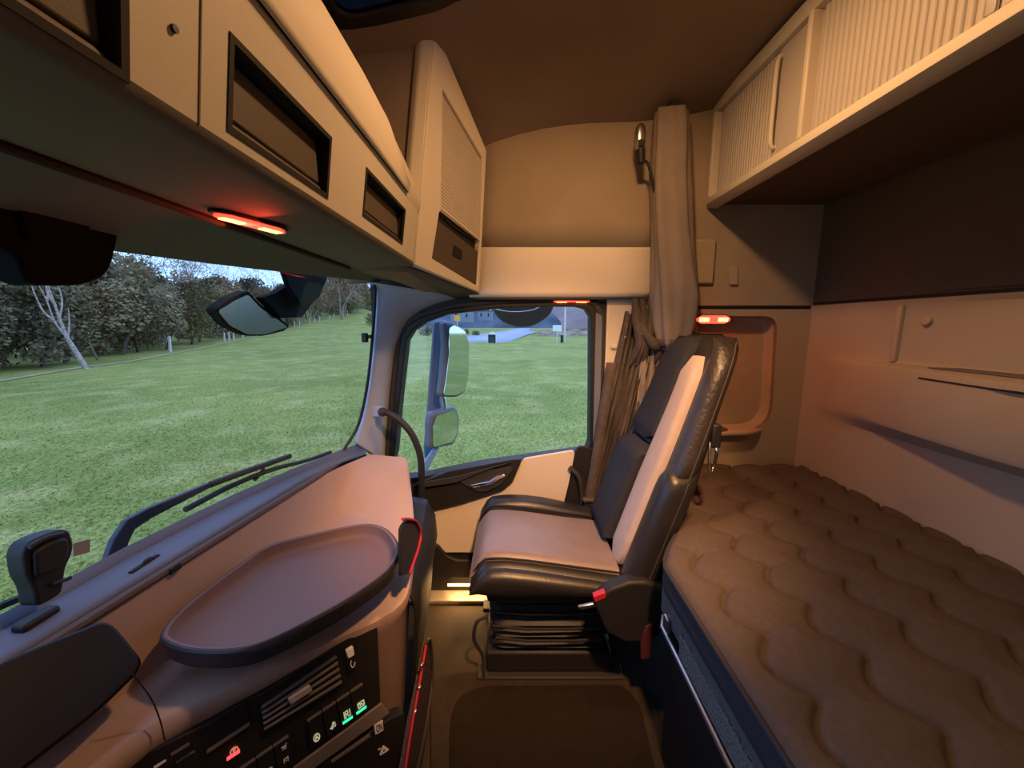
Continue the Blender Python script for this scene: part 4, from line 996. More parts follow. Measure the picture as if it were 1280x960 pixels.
icon([(0.5957, 0.5221, 0.4311), (0.6062, 0.5118, 0.4317), (0.6046, 0.5094, 0.4161), (0.5942, 0.5197, 0.4157)], ds, S_P, mat('red_icon', (.5, .2, .15), .5, emit=(.8, .2, .12), estr=.4), .006)
MB().slab([(0.5915, 0.5233, 0.4192), (0.6054, 0.5095, 0.4195), (0.6043, 0.5093, 0.4147), (0.5905, 0.5231, 0.4144)], sn, .004, .007).build('red_indicator', 'red_led', ds, label='glowing red parking brake indicator')
# button strip with faint legend
MB().slab([(0.5499, 0.5807, 0.4822), (0.5671, 0.5637, 0.483), (0.5669, 0.5627, 0.4783), (0.5496, 0.5798, 0.4777)], sn, .004, .0055).build('legend_strip', 'trimline', ds)
MB().slab([(0.5341, 0.5954, 0.4776), (0.5446, 0.5848, 0.4778), (0.5447, 0.584, 0.4746), (0.5338, 0.5945, 0.4732)], sn, .004, .0055).build('legend_strip', 'white', ds)
bt = MB().slab([(0.5501, 0.5763, 0.4657), (0.5698, 0.5568, 0.4663), (0.5677, 0.5507, 0.4338), (0.5478, 0.5705, 0.4329)], sn, .003, .009).build('push_button', 'panel', ds, bevel=.004)
# thumb wheel
MB().slab(rpoly([(0.7557, 0.3775, 0.4926), (0.7705, 0.3623, 0.491), (0.7616, 0.3568, 0.4338), (0.7508, 0.3684, 0.4365)], .003, 3), sn, .003, .009).build('thumb_wheel', 'dark', ds, bevel=.002)
MB().slab(rpoly([(0.7563, 0.3761, 0.49), (0.7676, 0.3648, 0.4896), (0.7656, 0.3617, 0.469), (0.7554, 0.3718, 0.4686)], .002, 2), sn, .009, .016).build('wheel_cap', 'white', ds, bevel=.002, label='small pale wheel cap')
icon([(0.7567, 0.3691, 0.4633), (0.7655, 0.3602, 0.4629), (0.7621, 0.3583, 0.4416), (0.7543, 0.366, 0.4411)], ds, circ[:6], 'white')
# ON switch and warning triangle on the lower panel
onq = [(0.7595, 0.3225, 0.2878), (0.7738, 0.3071, 0.2838), (0.7698, 0.3051, 0.2599), (0.7566, 0.3191, 0.263)]
MB().slab(onq, sn, .003, .0065).build('on_plate', 'white', ds, bevel=.001, label='white plate with ON')
def text_on(quad, s, m, parent, t):
    cu = bpy.data.curves.new('txt', 'FONT'); cu.body = s; cu.size = 1; cu.extrude = 0; cu.offset = .025
    o = bpy.data.objects.new('txt', cu); C.objects.link(o)
    me = bpy.data.meshes.new_from_object(o.evaluated_get(bpy.context.evaluated_depsgraph_get()))
    bpy.data.objects.remove(o)
    co = [v.co.copy() for v in me.vertices]; x0, x1 = min(c.x for c in co), max(c.x for c in co); y0, y1 = min(c.y for c in co), max(c.y for c in co)
    f = lambda u, v: V3(quad[0]).lerp(V3(quad[1]), u).lerp(V3(quad[3]).lerp(V3(quad[2]), u), v)
    Vt = [f(.15 + .7 * (c.x - x0) / (x1 - x0), .85 - .7 * (c.y - y0) / (y1 - y0)) + sn * t for c in co]
    return mk('lettering', Vt, [tuple(p.vertices) for p in me.polygons], m, parent, smooth=False)
text_on(onq, 'ON', 'recess', ds, .0072)
icon([(0.7533, 0.3142, 0.2299), (0.7706, 0.2958, 0.2256), (0.7689, 0.2924, 0.2053), (0.7516, 0.3109, 0.2101)], ds, [(.1, .9, .5, .1, .06), (.5, .1, .9, .9, .06), (.9, .9, .1, .9, .06), (.3, .75, .5, .35, .06), (.5, .35, .7, .75, .06), (0, .2, .25, .2, .05)], 'white', .004)
MB().slab([(0.6908, 0.3892, 0.2799), (0.7496, 0.3289, 0.2739), (0.7495, 0.3274, 0.2675), (0.6907, 0.3878, 0.274)], sn, .003, .006).build('switch_edge', 'trimline', ds)
# knee panel on the passenger side
rows = []
for x in (.93, 1.0, 1.1, 1.2, 1.28, 1.34, 1.38):
    t = (x - .93) / .45
    rows.append([(x, .31 + .09 * t + .02, .50 + .06 * t), (x, .275 + .05 * t, .49 + .05 * t), (x, .262 + .035 * t * t, .45 + .03 * t), (x, .262 + .03 * t * t, .40), (x, .270 + .04 * t, .30), (x, .285 + .04 * t, .15), (x, .30 + .05 * t, .01)])
kp = MB().loft(rows).build('knee_panel', 'dark', ds, solid=.006)
pk = [(0.8365, 0.262, 0.7302), (0.8835, 0.262, 0.725), (0.9782, 0.262, 0.667), (1.0244, 0.262, 0.6049), (0.9733, 0.262, 0.5777), (0.8974, 0.262, 0.5729), (0.8194, 0.262, 0.6192)]
MB().slab(rpoly(pk, .01, 3), (0, -1, 0), -.004, .004).build('door_bin', 'recess', ds)
MB().tube(curve([(0.8351, 0.255, 0.753), (0.8938, 0.255, 0.7216), (0.9601, 0.255, 0.6769), (0.9974, 0.255, 0.623), (0.9659, 0.255, 0.599), (0.9131, 0.255, 0.5915), (0.8731, 0.255, 0.5877)], 5), .0035, 8).build('red_edging', 'red', ds, label='red edging of the side bin')
# lower pocket with net and red edge
q = [(0.7282, 0.245, 0.2063), (0.8044, 0.245, 0.2431), (0.9194, 0.245, 0.2725), (0.9831, 0.245, 0.2954), (1.0406, 0.245, 0.2314), (1.0241, 0.245, 0.1249), (0.9206, 0.245, 0.0252), (0.8037, 0.245, -0.0188)]
MB().slab(q, (0, -1, 0), -.012, .0).build('net_pocket', 'net', ds)
MB().tube(curve([(0.7173, 0.24, 0.2105), (0.7782, 0.24, 0.2474), (0.8724, 0.24, 0.2842), (0.9537, 0.24, 0.3199)], 5), .0035, 8).build('red_edging', 'red', ds, label='red edging of the net pocket')
MB().tube(curve([(0.7628, 0.238, 0.1017), (0.8911, 0.238, 0.1016), (0.9949, 0.238, 0.1556), (0.9921, 0.238, 0.2845), (0.9461, 0.238, 0.3295)], 5), .0045, 8).build('net_rim', 'dark2', ds)
for p in [(0.8862, 0.238, 0.3132), (0.8545, 0.238, 0.2794), (0.8102, 0.238, 0.2591)]: ball(MB(), p, .006, 6).build('press_stud', 'satin', ds)

# tray
ty = thing('dash_tray', 'large flat rounded table tray sitting on the dashboard', 'tray', (.80, .48, .588))
outl = [(0.6359, 0.6557, 0.63), (0.6924, 0.6715, 0.63), (0.7713, 0.6687, 0.63), (0.8489, 0.6558, 0.63), (0.9307, 0.6334, 0.63), (0.9936, 0.5344, 0.63), (1.037, 0.4285, 0.63), (1.0149, 0.3588, 0.63), (0.9495, 0.3055, 0.63), (0.8881, 0.2833, 0.63), (0.8157, 0.2902, 0.63), (0.7311, 0.3373, 0.63), (0.6631, 0.3943, 0.63), (0.6141, 0.4481, 0.63), (0.597, 0.4935, 0.63), (0.597, 0.564, 0.63), (0.6124, 0.6229, 0.63)]
oc = curve([(p[0], p[1], .63) for p in outl], 4, True)
cen = V3((sum(p.x for p in oc) / len(oc), sum(p.y for p in oc) / len(oc), .63))
def scl(P, d_, z):
    out = []
    for p in P:
        v = p - cen; out.append(V3((p.x - v.x / v.length * d_, p.y - v.y / v.length * d_, z)))
    return out
k = len(oc)
rows = [scl(oc, .016, .588), scl(oc, .006, .593), scl(oc, .001, .615), scl(oc, 0, .628), scl(oc, .003, .632), scl(oc, .007, .632)]
MB().loft(rows, True).build('rim', 'tray_rim', ty, label='dark rubber rim')
rows = [scl(oc, .006, .6325), scl(oc, .012, .631), scl(oc, .017, .612), scl(oc, .024, .603), scl(oc, .034, .600)]
b = MB(); b.loft(rows, True); n0 = len(rows) * k
b.F.append(tuple(range((len(rows) - 1) * k, len(rows) * k))); b.build('tray_surface', 'tray', ty)
b = MB(); b.add(scl(oc, .016, .588), [tuple(range(k))]); b.build('tray_bottom', 'tray_rim', ty)

# dash camera / device on the ledge
dv = thing('dash_device', 'black device holder standing on the windscreen ledge at left', 'holder', (.55, .80, .71))
pts_ = [(0.5596, 0.785, 0.8409), (0.5689, 0.785, 0.8557), (0.5933, 0.785, 0.8568), (0.6175, 0.785, 0.8517), (0.6257, 0.785, 0.8426), (0.6275, 0.785, 0.8142), (0.6213, 0.785, 0.7982), (0.6108, 0.785, 0.7853), (0.6034, 0.785, 0.7602), (0.5984, 0.785, 0.7427), (0.563, 0.785, 0.7438), (0.5642, 0.785, 0.7788), (0.5583, 0.785, 0.807)]
MB().slab(rpoly(pts_, .01, 3), (0, -1, 0), -.02, .012).build('holder_body', 'dark', dv, bevel=.006, seg=3)
MB().slab(rpoly([(0.5681, 0.773, 0.8396), (0.5925, 0.773, 0.8444), (0.6145, 0.773, 0.8371), (0.6129, 0.773, 0.8112), (0.6013, 0.773, 0.7978), (0.5823, 0.773, 0.7931), (0.5637, 0.773, 0.7976)], .006, 3), (0, -1, 0), 0, .008).build('front_cover', 'dark', dv, bevel=.004)
MB().tube(curve([(0.5637, 0.768, 0.8506), (0.5852, 0.768, 0.853), (0.6104, 0.768, 0.8469)], 4), .004, 8).build('cover_ridge', 'dark2', dv)
MB().tube([(0.583, 0.77, 0.7706), (0.5963, 0.77, 0.7669), (0.6103, 0.77, 0.7643)], .0035, 8).build('cable_plug', 'dark', dv)
MB().box((.548, .782, .706), (.60, .806, .722)).build('holder_foot', 'dark', dv, bevel=.005)

# sensor housing behind the glass
sh_ = thing('sensor_housing', 'large black sensor housing hanging at the top of the windscreen', 'housing', (.7, .76, 1.3))
hp = [(0.5338, 0.7, 1.3714), (0.7147, 0.7, 1.3897), (0.7026, 0.7, 1.3467), (0.6848, 0.7, 1.3008), (0.6685, 0.7, 1.2788), (0.6334, 0.7, 1.2622), (0.5753, 0.7, 1.2565), (0.5598, 0.7, 1.2627), (0.5538, 0.7, 1.3029), (0.5235, 0.7, 1.3043)]
MB().slab(rpoly(hp, .02, 4), (0, -1, 0), -.035, .012).build('cover', 'matte', sh_, bevel=.01, seg=3)
MB().slab([(0.5625, 0.687, 1.3577), (0.6552, 0.687, 1.3665), (0.648, 0.687, 1.3353), (0.5652, 0.687, 1.318)], (0, -1, 0), 0, .006).build('cover_recess', 'matte', sh_, bevel=.004)

# windscreen sticker
stq = (0.6735, 0.81, 0.781); yq = W(stq[0], stq[2]) - .006
tag(MB().slab([(stq[0] - .015, yq, stq[2] - .008), (stq[0] + .010, yq - .002, stq[2] - .015), (stq[0] + .014, yq - .002, stq[2] + .010), (stq[0] - .012, yq, stq[2] + .016)], (0, -1, 0), 0, .001).build('window_sticker', 'sticker'), 'small grey square sticker on the windscreen above the ledge', 'sticker')
# pillar clip
cl = (1.485, 0.5654, 1.1514)
clp = thing('pillar_clip', 'small black clip on the windscreen pillar edge', 'clip', cl)
MB().box((cl[0] - .012, cl[1] - .012, cl[2] - .018), (cl[0] + .008, cl[1] + .010, cl[2] + .018)).build('clip_body', 'dark', clp, bevel=.004)
MB().box((cl[0] - .006, cl[1] - .024, cl[2] - .003), (cl[0] + .008, cl[1] - .012, cl[2] + .010)).build('clip_pin', 'dark', clp, bevel=.002)

# grab handle
gh = thing('grab_handle', 'bent black grab handle from the windscreen pillar down behind the dashboard', 'handle', (1.46, 0.4379, 0.8167))
hp_ = [(1.45, 0.5008, 0.867), (1.45, 0.4764, 0.8607), (1.45, 0.4343, 0.8321), (1.45, 0.3958, 0.7873), (1.45, 0.3728, 0.7355), (1.45, 0.3594, 0.6734), (1.45, 0.3604, 0.5569), (1.45, 0.3686, 0.4203), (1.45, 0.3769, 0.28)]
MB().tube(curve(hp_, 5), .013, 12).build('grip_bar', 'dark', gh)
b = MB(); ball(b, hp_[0], .018, 8); b.build('end_boss', 'dark2', gh)

# floor mat
fm = thing('floor_mat', 'grey-brown floor mat with a raised inner panel in front of the seat', 'mat', (.8, -.1, 0))
mo = [(0.7234, 0.1904, 0.012), (1.075, 0.2642, 0.012), (1.1376, 0.2665, 0.012), (1.162, 0.18, 0.012), (1.1682, -0.0, 0.012), (1.1682, -0.3339, 0.012), (1.0971, -0.4534, 0.012), (1.0485, -0.4514, 0.012), (0.7234, -0.448, 0.012)]
MB().slab(rpoly(mo, .03, 4), (0, 0, 1), -.010, .0).build('mat_carpet', 'carpet', fm, bevel=.003)
mi = [(0.7209, 0.1451, 0.016), (0.9953, 0.1892, 0.016), (1.0714, 0.1756, 0.016), (1.1047, 0.106, 0.016), (1.1104, -0.3727, 0.016), (1.045, -0.4044, 0.016), (0.7209, -0.372, 0.016)]
MB().slab(rpoly(mi, .04, 4), (0, 0, 1), -.006, .002).build('mat_inset', 'carpet_in', fm, bevel=.002)

# ================================================================== OUTSIDE THE CAB
# kerb mirror on the windscreen corner
km = thing('kerb_mirror', 'dark outside kerb mirror hanging before the upper windscreen corner', 'mirror', (1.5406, 0.98, 1.2344))
kq = [(1.2867, 0.98, 1.2469), (1.3744, 0.98, 1.2941), (1.4662, 0.98, 1.3266), (1.5233, 0.98, 1.2799), (1.62, 0.98, 1.2427), (1.7172, 0.98, 1.193), (1.6658, 0.98, 1.1728), (1.5286, 0.98, 1.1563), (1.4273, 0.98, 1.1592), (1.3399, 0.98, 1.1945)]
MB().slab(rpoly(kq, .02, 4), (-.3, -1, -.1), -.05, .0).build('mirror_shell', 'matte', km, bevel=.015, seg=3)
kq2 = [(1.2936, 0.975, 1.2445), (1.3735, 0.975, 1.2831), (1.4477, 0.975, 1.3106), (1.5089, 0.975, 1.2671), (1.5989, 0.975, 1.2292), (1.6836, 0.975, 1.1897), (1.5218, 0.975, 1.1627), (1.4209, 0.975, 1.1652), (1.341, 0.975, 1.1973)]
MB().slab(rpoly(kq2, .015, 4), (-.3, -1, -.1), .0, .004).build('mirror_glass', mat('mirror_back', (.17, .20, .15), .22, .85), km)
MB().slab(rpoly([(1.4946, 0.95, 1.3023), (1.5837, 0.95, 1.3273), (1.725, 0.95, 1.3864), (2.0432, 0.95, 1.4409), (1.9111, 0.95, 1.3308), (1.7665, 0.95, 1.2358), (1.6061, 0.95, 1.2261), (1.5724, 0.95, 1.2541)], .012, 3), (0, -1, 0), -.03, .0).build('mirror_bracket', 'matte', km, bevel=.006)
MB().slab([(1.5539, 0.9, 1.4347), (1.9568, 0.9, 1.4575), (1.8407, 0.9, 1.326), (1.6922, 0.9, 1.2718), (1.595, 0.9, 1.3472)], (0, -1, 0), -.02, .0).build('bracket_plate', 'matte', km, bevel=.005)

# wipers
wp = thing('wiper', 'blue-black windscreen wiper lying across the lower windscreen, the longer of two', 'wiper', (0.8018, 0.87, 0.6913))
arm_ = [(0.774, 0.885, 0.6668), (0.8029, 0.885, 0.718), (0.8287, 0.885, 0.7425), (0.8737, 0.884, 0.7468), (1.0501, 0.872, 0.744)]
rows = []
for i, p in enumerate(arm_):
    wd = [.020, .019, .017, .014, .008][i]
    t = V3(arm_[min(i + 1, 4)]) - V3(arm_[max(i - 1, 0)]); t.normalize(); s_ = t.cross(V3((0, 1, 0))).normalized() * wd
    p = V3(p); rows.append([p - s_ + V3((0, .01, 0)), p - s_ - V3((0, .005, 0)), p + s_ - V3((0, .005, 0)), p + s_ + V3((0, .01, 0))])
MB().loft(rows, True, True).build('wiper_arm', mat('wiper_blue_black', (.03, .045, .075), .5), wp, bevel=.003)
bl_ = [(0.9517, 0.862, 0.7177), (1.1051, 0.85, 0.7176), (1.2674, 0.83, 0.7051), (1.4429, 0.8, 0.676), (1.5754, 0.775, 0.6635)]
MB().tube(curve(bl_, 4), .008, 8).build('wiper_blade', 'rubber', wp)
bl2 = [(1.0501, 0.872, 0.744), (1.146, 0.852, 0.7393), (1.3588, 0.82, 0.7219)]
MB().tube(curve(bl2, 4), .010, 8).build('blade_holder', 'rubber', wp)
MB().tube([(1.1927, 0.842, 0.6986), (1.2387, 0.838, 0.7191)], .006, 6).build('blade_joint', 'rubber', wp)
tag(MB().tube([(0.5366, 0.88, 0.7204), (0.5941, 0.88, 0.7217), (0.6328, 0.88, 0.7147)], .007, 8).build('wiper', 'rubber'), 'short stretch of black wiper blade at the far left behind the device holder', 'wiper')

# door mirrors
dm = thing('door_mirror', 'tall blue-grey door mirror with main and wide-angle glass outside the passenger window', 'mirror', (1.9, 0.3605, 0.9071))
MB().slab([(1.93, 0.3929, 1.2157), (1.93, 0.3332, 1.2235), (1.93, 0.3374, 1.065), (1.93, 0.3726, 0.8196), (1.93, 0.3586, 0.7357), (1.93, 0.3925, 0.5645), (1.93, 0.4616, 0.4991), (1.93, 0.4635, 0.5645)], (-1, 0, 0), -.06, .0).build('mirror_arm', 'mirror_arm', dm, bevel=.012, seg=3)
m1 = [(1.8099, 0.3126, 1.2147), (1.8492, 0.2814, 1.215), (1.9193, 0.2257, 1.1765), (1.9399, 0.2093, 1.1045), (1.9325, 0.2152, 0.9432), (1.9131, 0.2306, 0.8641), (1.8651, 0.2688, 0.8445), (1.7808, 0.3358, 0.8644), (1.799, 0.3213, 0.9609), (1.8148, 0.3087, 1.1107)]
MB().slab(rpoly(m1, .02, 4), (-.62, -.78, 0), -.05, .0).build('mirror_housing', 'mirror_arm', dm, bevel=.015, seg=3)
m1g = [(1.8232, 0.2969, 1.1851), (1.8515, 0.2745, 1.2), (1.9049, 0.232, 1.1689), (1.9253, 0.2158, 1.1013), (1.9179, 0.2216, 0.9451), (1.8989, 0.2368, 0.8748), (1.8557, 0.2711, 0.8583), (1.7873, 0.3255, 0.8708), (1.8054, 0.3111, 0.96), (1.8203, 0.2993, 1.0727)]
MB().slab(rpoly(m1g, .015, 4), (-.62, -.78, 0), .0, .003).build('mirror_glass', 'mirror', dm)
m2 = [(1.8262, 0.3895, 0.7766), (1.9507, 0.2905, 0.7817), (1.9718, 0.2737, 0.7256), (1.9654, 0.2788, 0.6406), (1.937, 0.3013, 0.5795), (1.8126, 0.4003, 0.595), (1.8167, 0.397, 0.723)]
MB().slab(rpoly(m2, .02, 4), (-.62, -.78, 0), -.05, .0).build('mirror_housing', 'mirror_arm', dm, bevel=.012, seg=3)
m2g = [(1.8401, 0.3733, 0.7573), (1.9362, 0.2969, 0.768), (1.9528, 0.2837, 0.7259), (1.9465, 0.2887, 0.6459), (1.9233, 0.3071, 0.6011), (1.8195, 0.3896, 0.6049), (1.8228, 0.387, 0.7094)]
MB().slab(rpoly(m2g, .015, 4), (-.62, -.78, -.10), .0, .003).build('mirror_glass', 'mirror', dm)
MB().tube([(1.91, 0.352, 0.8441), (1.91, 0.3444, 0.8235), (1.91, 0.3417, 0.7738)], .012, 10).build('mirror_joint', 'satin', dm)
b = MB()
m3 = thing('side_kerb_mirror', 'dark rounded kerb mirror seen at the top of the passenger window', 'mirror', (1.88, -0.0501, 1.2609))
kq = [(1.88, 0.0995, 1.3362), (1.88, -0.1913, 1.3437), (1.88, -0.2076, 1.2836), (1.88, -0.1738, 1.2305), (1.88, -0.0969, 1.1885), (1.88, -0.0194, 1.1847), (1.88, 0.058, 1.2153), (1.88, 0.0962, 1.2685)]
MB().slab(rpoly(kq, .03, 4), (-1, 0, -.4), -.04, .0).build('mirror_shell', mat('mirror_shell_grey', (.12, .13, .12), .35), m3, bevel=.012, seg=3)
MB().tube(curve([(1.86, 0.0875, 1.2752), (1.86, -0.0, 1.2603), (1.86, -0.1066, 1.2715), (1.86, -0.1896, 1.3199)], 4), .003, 6).build('shell_edge', 'satin', m3)
# blue bodywork below the mirror arm
tag(MB().slab([(1.86, 0.5786, 0.2441), (1.86, 0.4877, 0.4609), (1.86, 0.4027, 0.5791), (1.86, 0.3705, 0.5791), (1.86, 0.4567, 0.4181), (1.86, 0.5474, 0.1999)], (1, 0, 0), 0, .05).build('mirror_foot', 'truck_blue', bevel=.008), 'light blue bodywork foot under the door mirror arm', 'bodywork')

# ------------------------------------------------------------------ terrain
def sm(a, b, x):
    t = np.clip((x - a) / (b - a), 0, 1); return t * t * (3 - 2 * t)
def gz(X, Y):
    X = np.asarray(X, float); Y = np.asarray(Y, float)
    r = Y / np.maximum(X, 1)
    return -1.5 + .00046 * np.maximum(0, X - 18) ** 2 * sm(.25, .40, r) * (X < 400) * np.where(X > 160, (160 / np.maximum(X, 1)) ** 1.2, 1) + .03 * np.sin(X * .5 + Y * .3) + .02 * np.sin(X * 1.1 - Y * .9)
ux = np.concatenate([np.linspace(-8, 12, 30), np.linspace(12.6, 60, 60), np.linspace(62, 160, 40), np.linspace(170, 420, 20)])
uy = np.concatenate([np.linspace(-120, -22, 14), np.linspace(-20, 20, 60), np.linspace(21, 70, 50), np.linspace(75, 200, 14)])
rows = [[(x, y, float(gz(x, y))) for y in uy] for x in ux]
fld = MB().loft(rows).build('ground', 'field')
struct(fld, 'wide green meadow outside the cab', 'field')

# grass blades near the cab
rng = np.random.default_rng(3)
N = 90000
ang = np.concatenate([rng.uniform(-.40, .42, N // 2), rng.uniform(.30, 1.02, N - N // 2)])
dist = 4.0 + 26 * rng.random(N) ** 1.9
gx = dist * np.cos(ang); gy = dist * np.sin(ang)
keep = (gx > 3.2) | (gy > 2.6); gx, gy, dist = gx[keep], gy[keep], dist[keep]; N = len(gx)
zz = gz(gx, gy); yaw = rng.uniform(0, 6.28, N); hh = rng.uniform(.015, .05, N); ww = hh * .18 + .004; lean = rng.normal(0, .035, (N, 2))
dx, dy = np.cos(yaw) * ww, np.sin(yaw) * ww
Vg = np.empty((N * 3, 3)); Vg[0::3] = np.c_[gx - dx, gy - dy, zz - .01]; Vg[1::3] = np.c_[gx + dx, gy + dy, zz - .01]; Vg[2::3] = np.c_[gx + lean[:, 0], gy + lean[:, 1], zz + hh]
me = bpy.data.meshes.new('grass_blades'); me.vertices.add(N * 3); me.loops.add(N * 3); me.polygons.add(N)
me.vertices.foreach_set('co', Vg.ravel()); me.loops.foreach_set('vertex_index', np.arange(N * 3))
me.polygons.foreach_set('loop_start', np.arange(0, N * 3, 3)); me.polygons.foreach_set('loop_total', np.full(N, 3)); me.update()
me.materials.append(M['field'])
go = bpy.data.objects.new('grass_blades', me); C.objects.link(go); go['kind'] = 'stuff'; tag(go, 'short green meadow grass growing near the cab', 'grass')

# worn track along the wood edge
edge_xy = [(9, 22.5), (14, 25), (20, 27.6), (27, 29.6), (36, 33), (46, 37), (60, 42), (80, 48), (110, 54), (150, 60), (200, 71), (260, 84)]
rows = []
for x, y in [tuple(p)[:2] for p in curve([(a, b_, 0) for a, b_ in edge_xy], 5)]:
    rows.append([(x + .5 * t, y - 1.2 + t - 1.2, float(gz(x + .5 * t, y - 2.4 + t)) + .03) for t in (.3, .5, .8, 1.0)])
tag(MB().loft(rows).build('track', 'path'), 'pale worn track running along the edge of the wood', 'track')

# trees
def leaf_cloud(mb, c, r, n, s, rnd):
    for _ in range(n):
        while True:
            p = V3((rnd.uniform(-1, 1), rnd.uniform(-1, 1), rnd.uniform(-1, 1)))
            if p.length < 1: break
        p = p * (.55 + .45 * rnd.random()) if rnd.random() < .3 else p
        q = V3(c) + V3((p.x * r[0], p.y * r[1], p.z * r[2])); s_ = s * rnd.uniform(.6, 1.5)
        u = V3((rnd.gauss(0, 1), rnd.gauss(0, 1), rnd.gauss(0, 1))).normalized() * s_; v = u.orthogonal().normalized() * s_ * .7
        k = len(mb.V); mb.V += [tuple(q - u), tuple(q + v), tuple(q + u), tuple(q - v)]; mb.F.append((k, k + 1, k + 2, k + 3))
def branches(mb, base, direction, L, r, depth, rnd, tips):
    p = V3(base); d_ = V3(direction).normalized(); pts = [p.copy()]; n = 4
    for i in range(n):
        d_ = (d_ + V3((rnd.gauss(0, .13), rnd.gauss(0, .13), rnd.gauss(.03, .08)))).normalized(); p = p + d_ * L / n; pts.append(p.copy())
        if depth > 0 and i > 0:
            for _ in range(2 if depth > 1 else 2):
                o = V3((rnd.gauss(0, 1), rnd.gauss(0, 1), rnd.gauss(.5, .5))).normalized()
                branches(mb, p, d_ * .7 + o * .75, L * .5, r * .5 * (1 - i / 6), depth - 1, rnd, tips)
    mb.tube(pts, [r * (1 - .75 * i / n) for i in range(n + 1)], 5 if depth > 1 else 3); tips.append(p)
def proto(kind, seed):
    rnd = random.Random(seed)
    t = thing('tree', 'x', 'tree', (0, 0, 0)); tb = MB(); lb = MB(); tips = []
    if kind == 'bushy' or kind == 'dark':
        branches(tb, (0, 0, -.2), (.05, 0, 1), 5.0, .16, 1, rnd, tips)
        for k in range(13):
            a = rnd.uniform(0, 6.28); z = rnd.uniform(.7, 6.0); R_ = 1.9 * (1 - (z / 8.5) ** 2)
            leaf_cloud(lb, (R_ * .7 * math.cos(a), R_ * .7 * math.sin(a), z), (1.3, 1.3, .95), 260, .13, rnd)
        tb.build('trunk', 'bark', t); lb.build('crown', 'leaf_green' if kind == 'bushy' else 'leaf_dark', t, smooth=False, kind='stuff')
    elif kind == 'bare':
        branches(tb, (0, 0, -.2), (rnd.uniform(-.1, .1), 0, 1), 7.0, .10, 2, rnd, tips)
        for p in tips: leaf_cloud(lb, p, (.55, .55, .5), 22, .055, rnd)
        tb.build('trunk', 'twig', t); lb.build('crown', 'leaf_green', t, smooth=False, kind='stuff')
    elif kind == 'rust':
        branches(tb, (0, 0, -.2), (.03, 0, 1), 6.0, .12, 2, rnd, tips)
        for k in range(9):
            a = rnd.uniform(0, 6.28); z = rnd.uniform(1.6, 6.3); R_ = 1.6 * (1 - (z / 8.5) ** 2)
            leaf_cloud(lb, (R_ * .7 * math.cos(a), R_ * .7 * math.sin(a), z), (1.1, 1.1, .9), 150, .11, rnd)
        tb.build('trunk', 'twig', t); lb.build('crown', 'leaf_rust', t, smooth=False, kind='stuff')
    elif kind == 'conifer':
        tb.tube([(0, 0, -.2), (0, 0, 5), (0, 0, 10.5)], [.2, .14, .02], 6)
        for k in range(2600):
            z = 10.6 * rnd.random() ** .8 * .98 + .3; R_ = 2.1 * (1 - z / 11) ** .9; a = rnd.uniform(0, 6.28); r_ = R_ * math.sqrt(rnd.random())
            q = V3((r_ * math.cos(a), r_ * math.sin(a), z - r_ * .25)); u = V3((math.cos(a), math.sin(a), -.35)) * .28; v = V3((-math.sin(a), math.cos(a), 0)) * .09
            n0 = len(lb.V); lb.V += [tuple(q - u), tuple(q + v), tuple(q + u), tuple(q - v)]; lb.F.append((n0, n0 + 1, n0 + 2, n0 + 3))
        tb.build('trunk', 'bark', t); lb.build('crown', 'conifer', t, smooth=False, kind='stuff')
    return t
protos = {k: [proto(k, 11 + 7 * i + len(k)) for i in range(n)] for k, n in (('bushy', 2), ('dark', 2), ('bare', 2), ('rust', 1), ('conifer', 1))}
LAB = dict(bushy='bushy grey-green tree', dark='dense dark green tree', bare='half-bare pinkish tree with thin twigs', rust='rust-brown autumn tree', conifer='tall dark conifer')
COUNT = {}
def nth(n): return '%d%s' % (n, 'th' if 10 < n % 100 < 14 else {1: 'st', 2: 'nd', 3: 'rd'}.get(n % 10, 'th'))
used = set()
def plant(kind, x, y, s, rz, row, z=None, tilt=0):
    pr_ = random.choice(protos[kind])
    if pr_ not in used:
        used.add(pr_); r_ = pr_
    else:
        r_ = pr_.copy(); C.objects.link(r_)
        for ch in pr_.children:
            c = ch.copy(); C.objects.link(c); c.parent = r_
    r_.location = (x, y, float(gz(x, y)) if z is None else z); r_.rotation_euler = (0, tilt, rz); r_.scale = (s, s, s * random.uniform(.9, 1.12))
    COUNT[row] = COUNT.get(row, 0) + 1
    r_['label'] = '%s, %s from left, %s' % (LAB[kind], nth(COUNT[row]), row); r_['group'] = {'bushy': 'grey-green trees of the wood', 'dark': 'dark green trees of the wood', 'bare': 'half-bare trees of the wood', 'rust': 'rust-brown trees of the wood', 'conifer': 'conifers behind the wood'}[kind]
    return r_
epath = curve([(a, b_, 0) for a, b_ in edge_xy], 8)
acc = 0
L_ = [0]
for i in range(1, len(epath)): L_.append(L_[-1] + (epath[i] - epath[i - 1]).length)
def on_path(s):
    for i in range(1, len(epath)):
        if L_[i] >= s: return epath[i - 1].lerp(epath[i], (s - L_[i - 1]) / (L_[i] - L_[i - 1]))
    return epath[-1]
s = 0
while s < L_[-1] - 1:
    p = on_path(s); f = 1 + s / 220
    r_ = random.random()
    kind = 'rust' if s > 60 and r_ < .5 else ('bare' if r_ < .28 else ('dark' if r_ < .5 else 'bushy'))
    plant(kind, p.x + random.uniform(-.6, .6), p.y + random.uniform(1.0, 2.2), random.uniform(.75, 1.0) * f, random.uniform(0, 6), 'front row of wood')
    q = on_path(min(L_[-1], s + 1.3))
    plant(random.choice(['bushy', 'dark', 'bare', 'dark']), q.x, q.y + random.uniform(4.5, 6.5), random.uniform(.95, 1.2) * f, random.uniform(0, 6), 'second row of wood')
    s += 2.5 + s * .035
s = 0
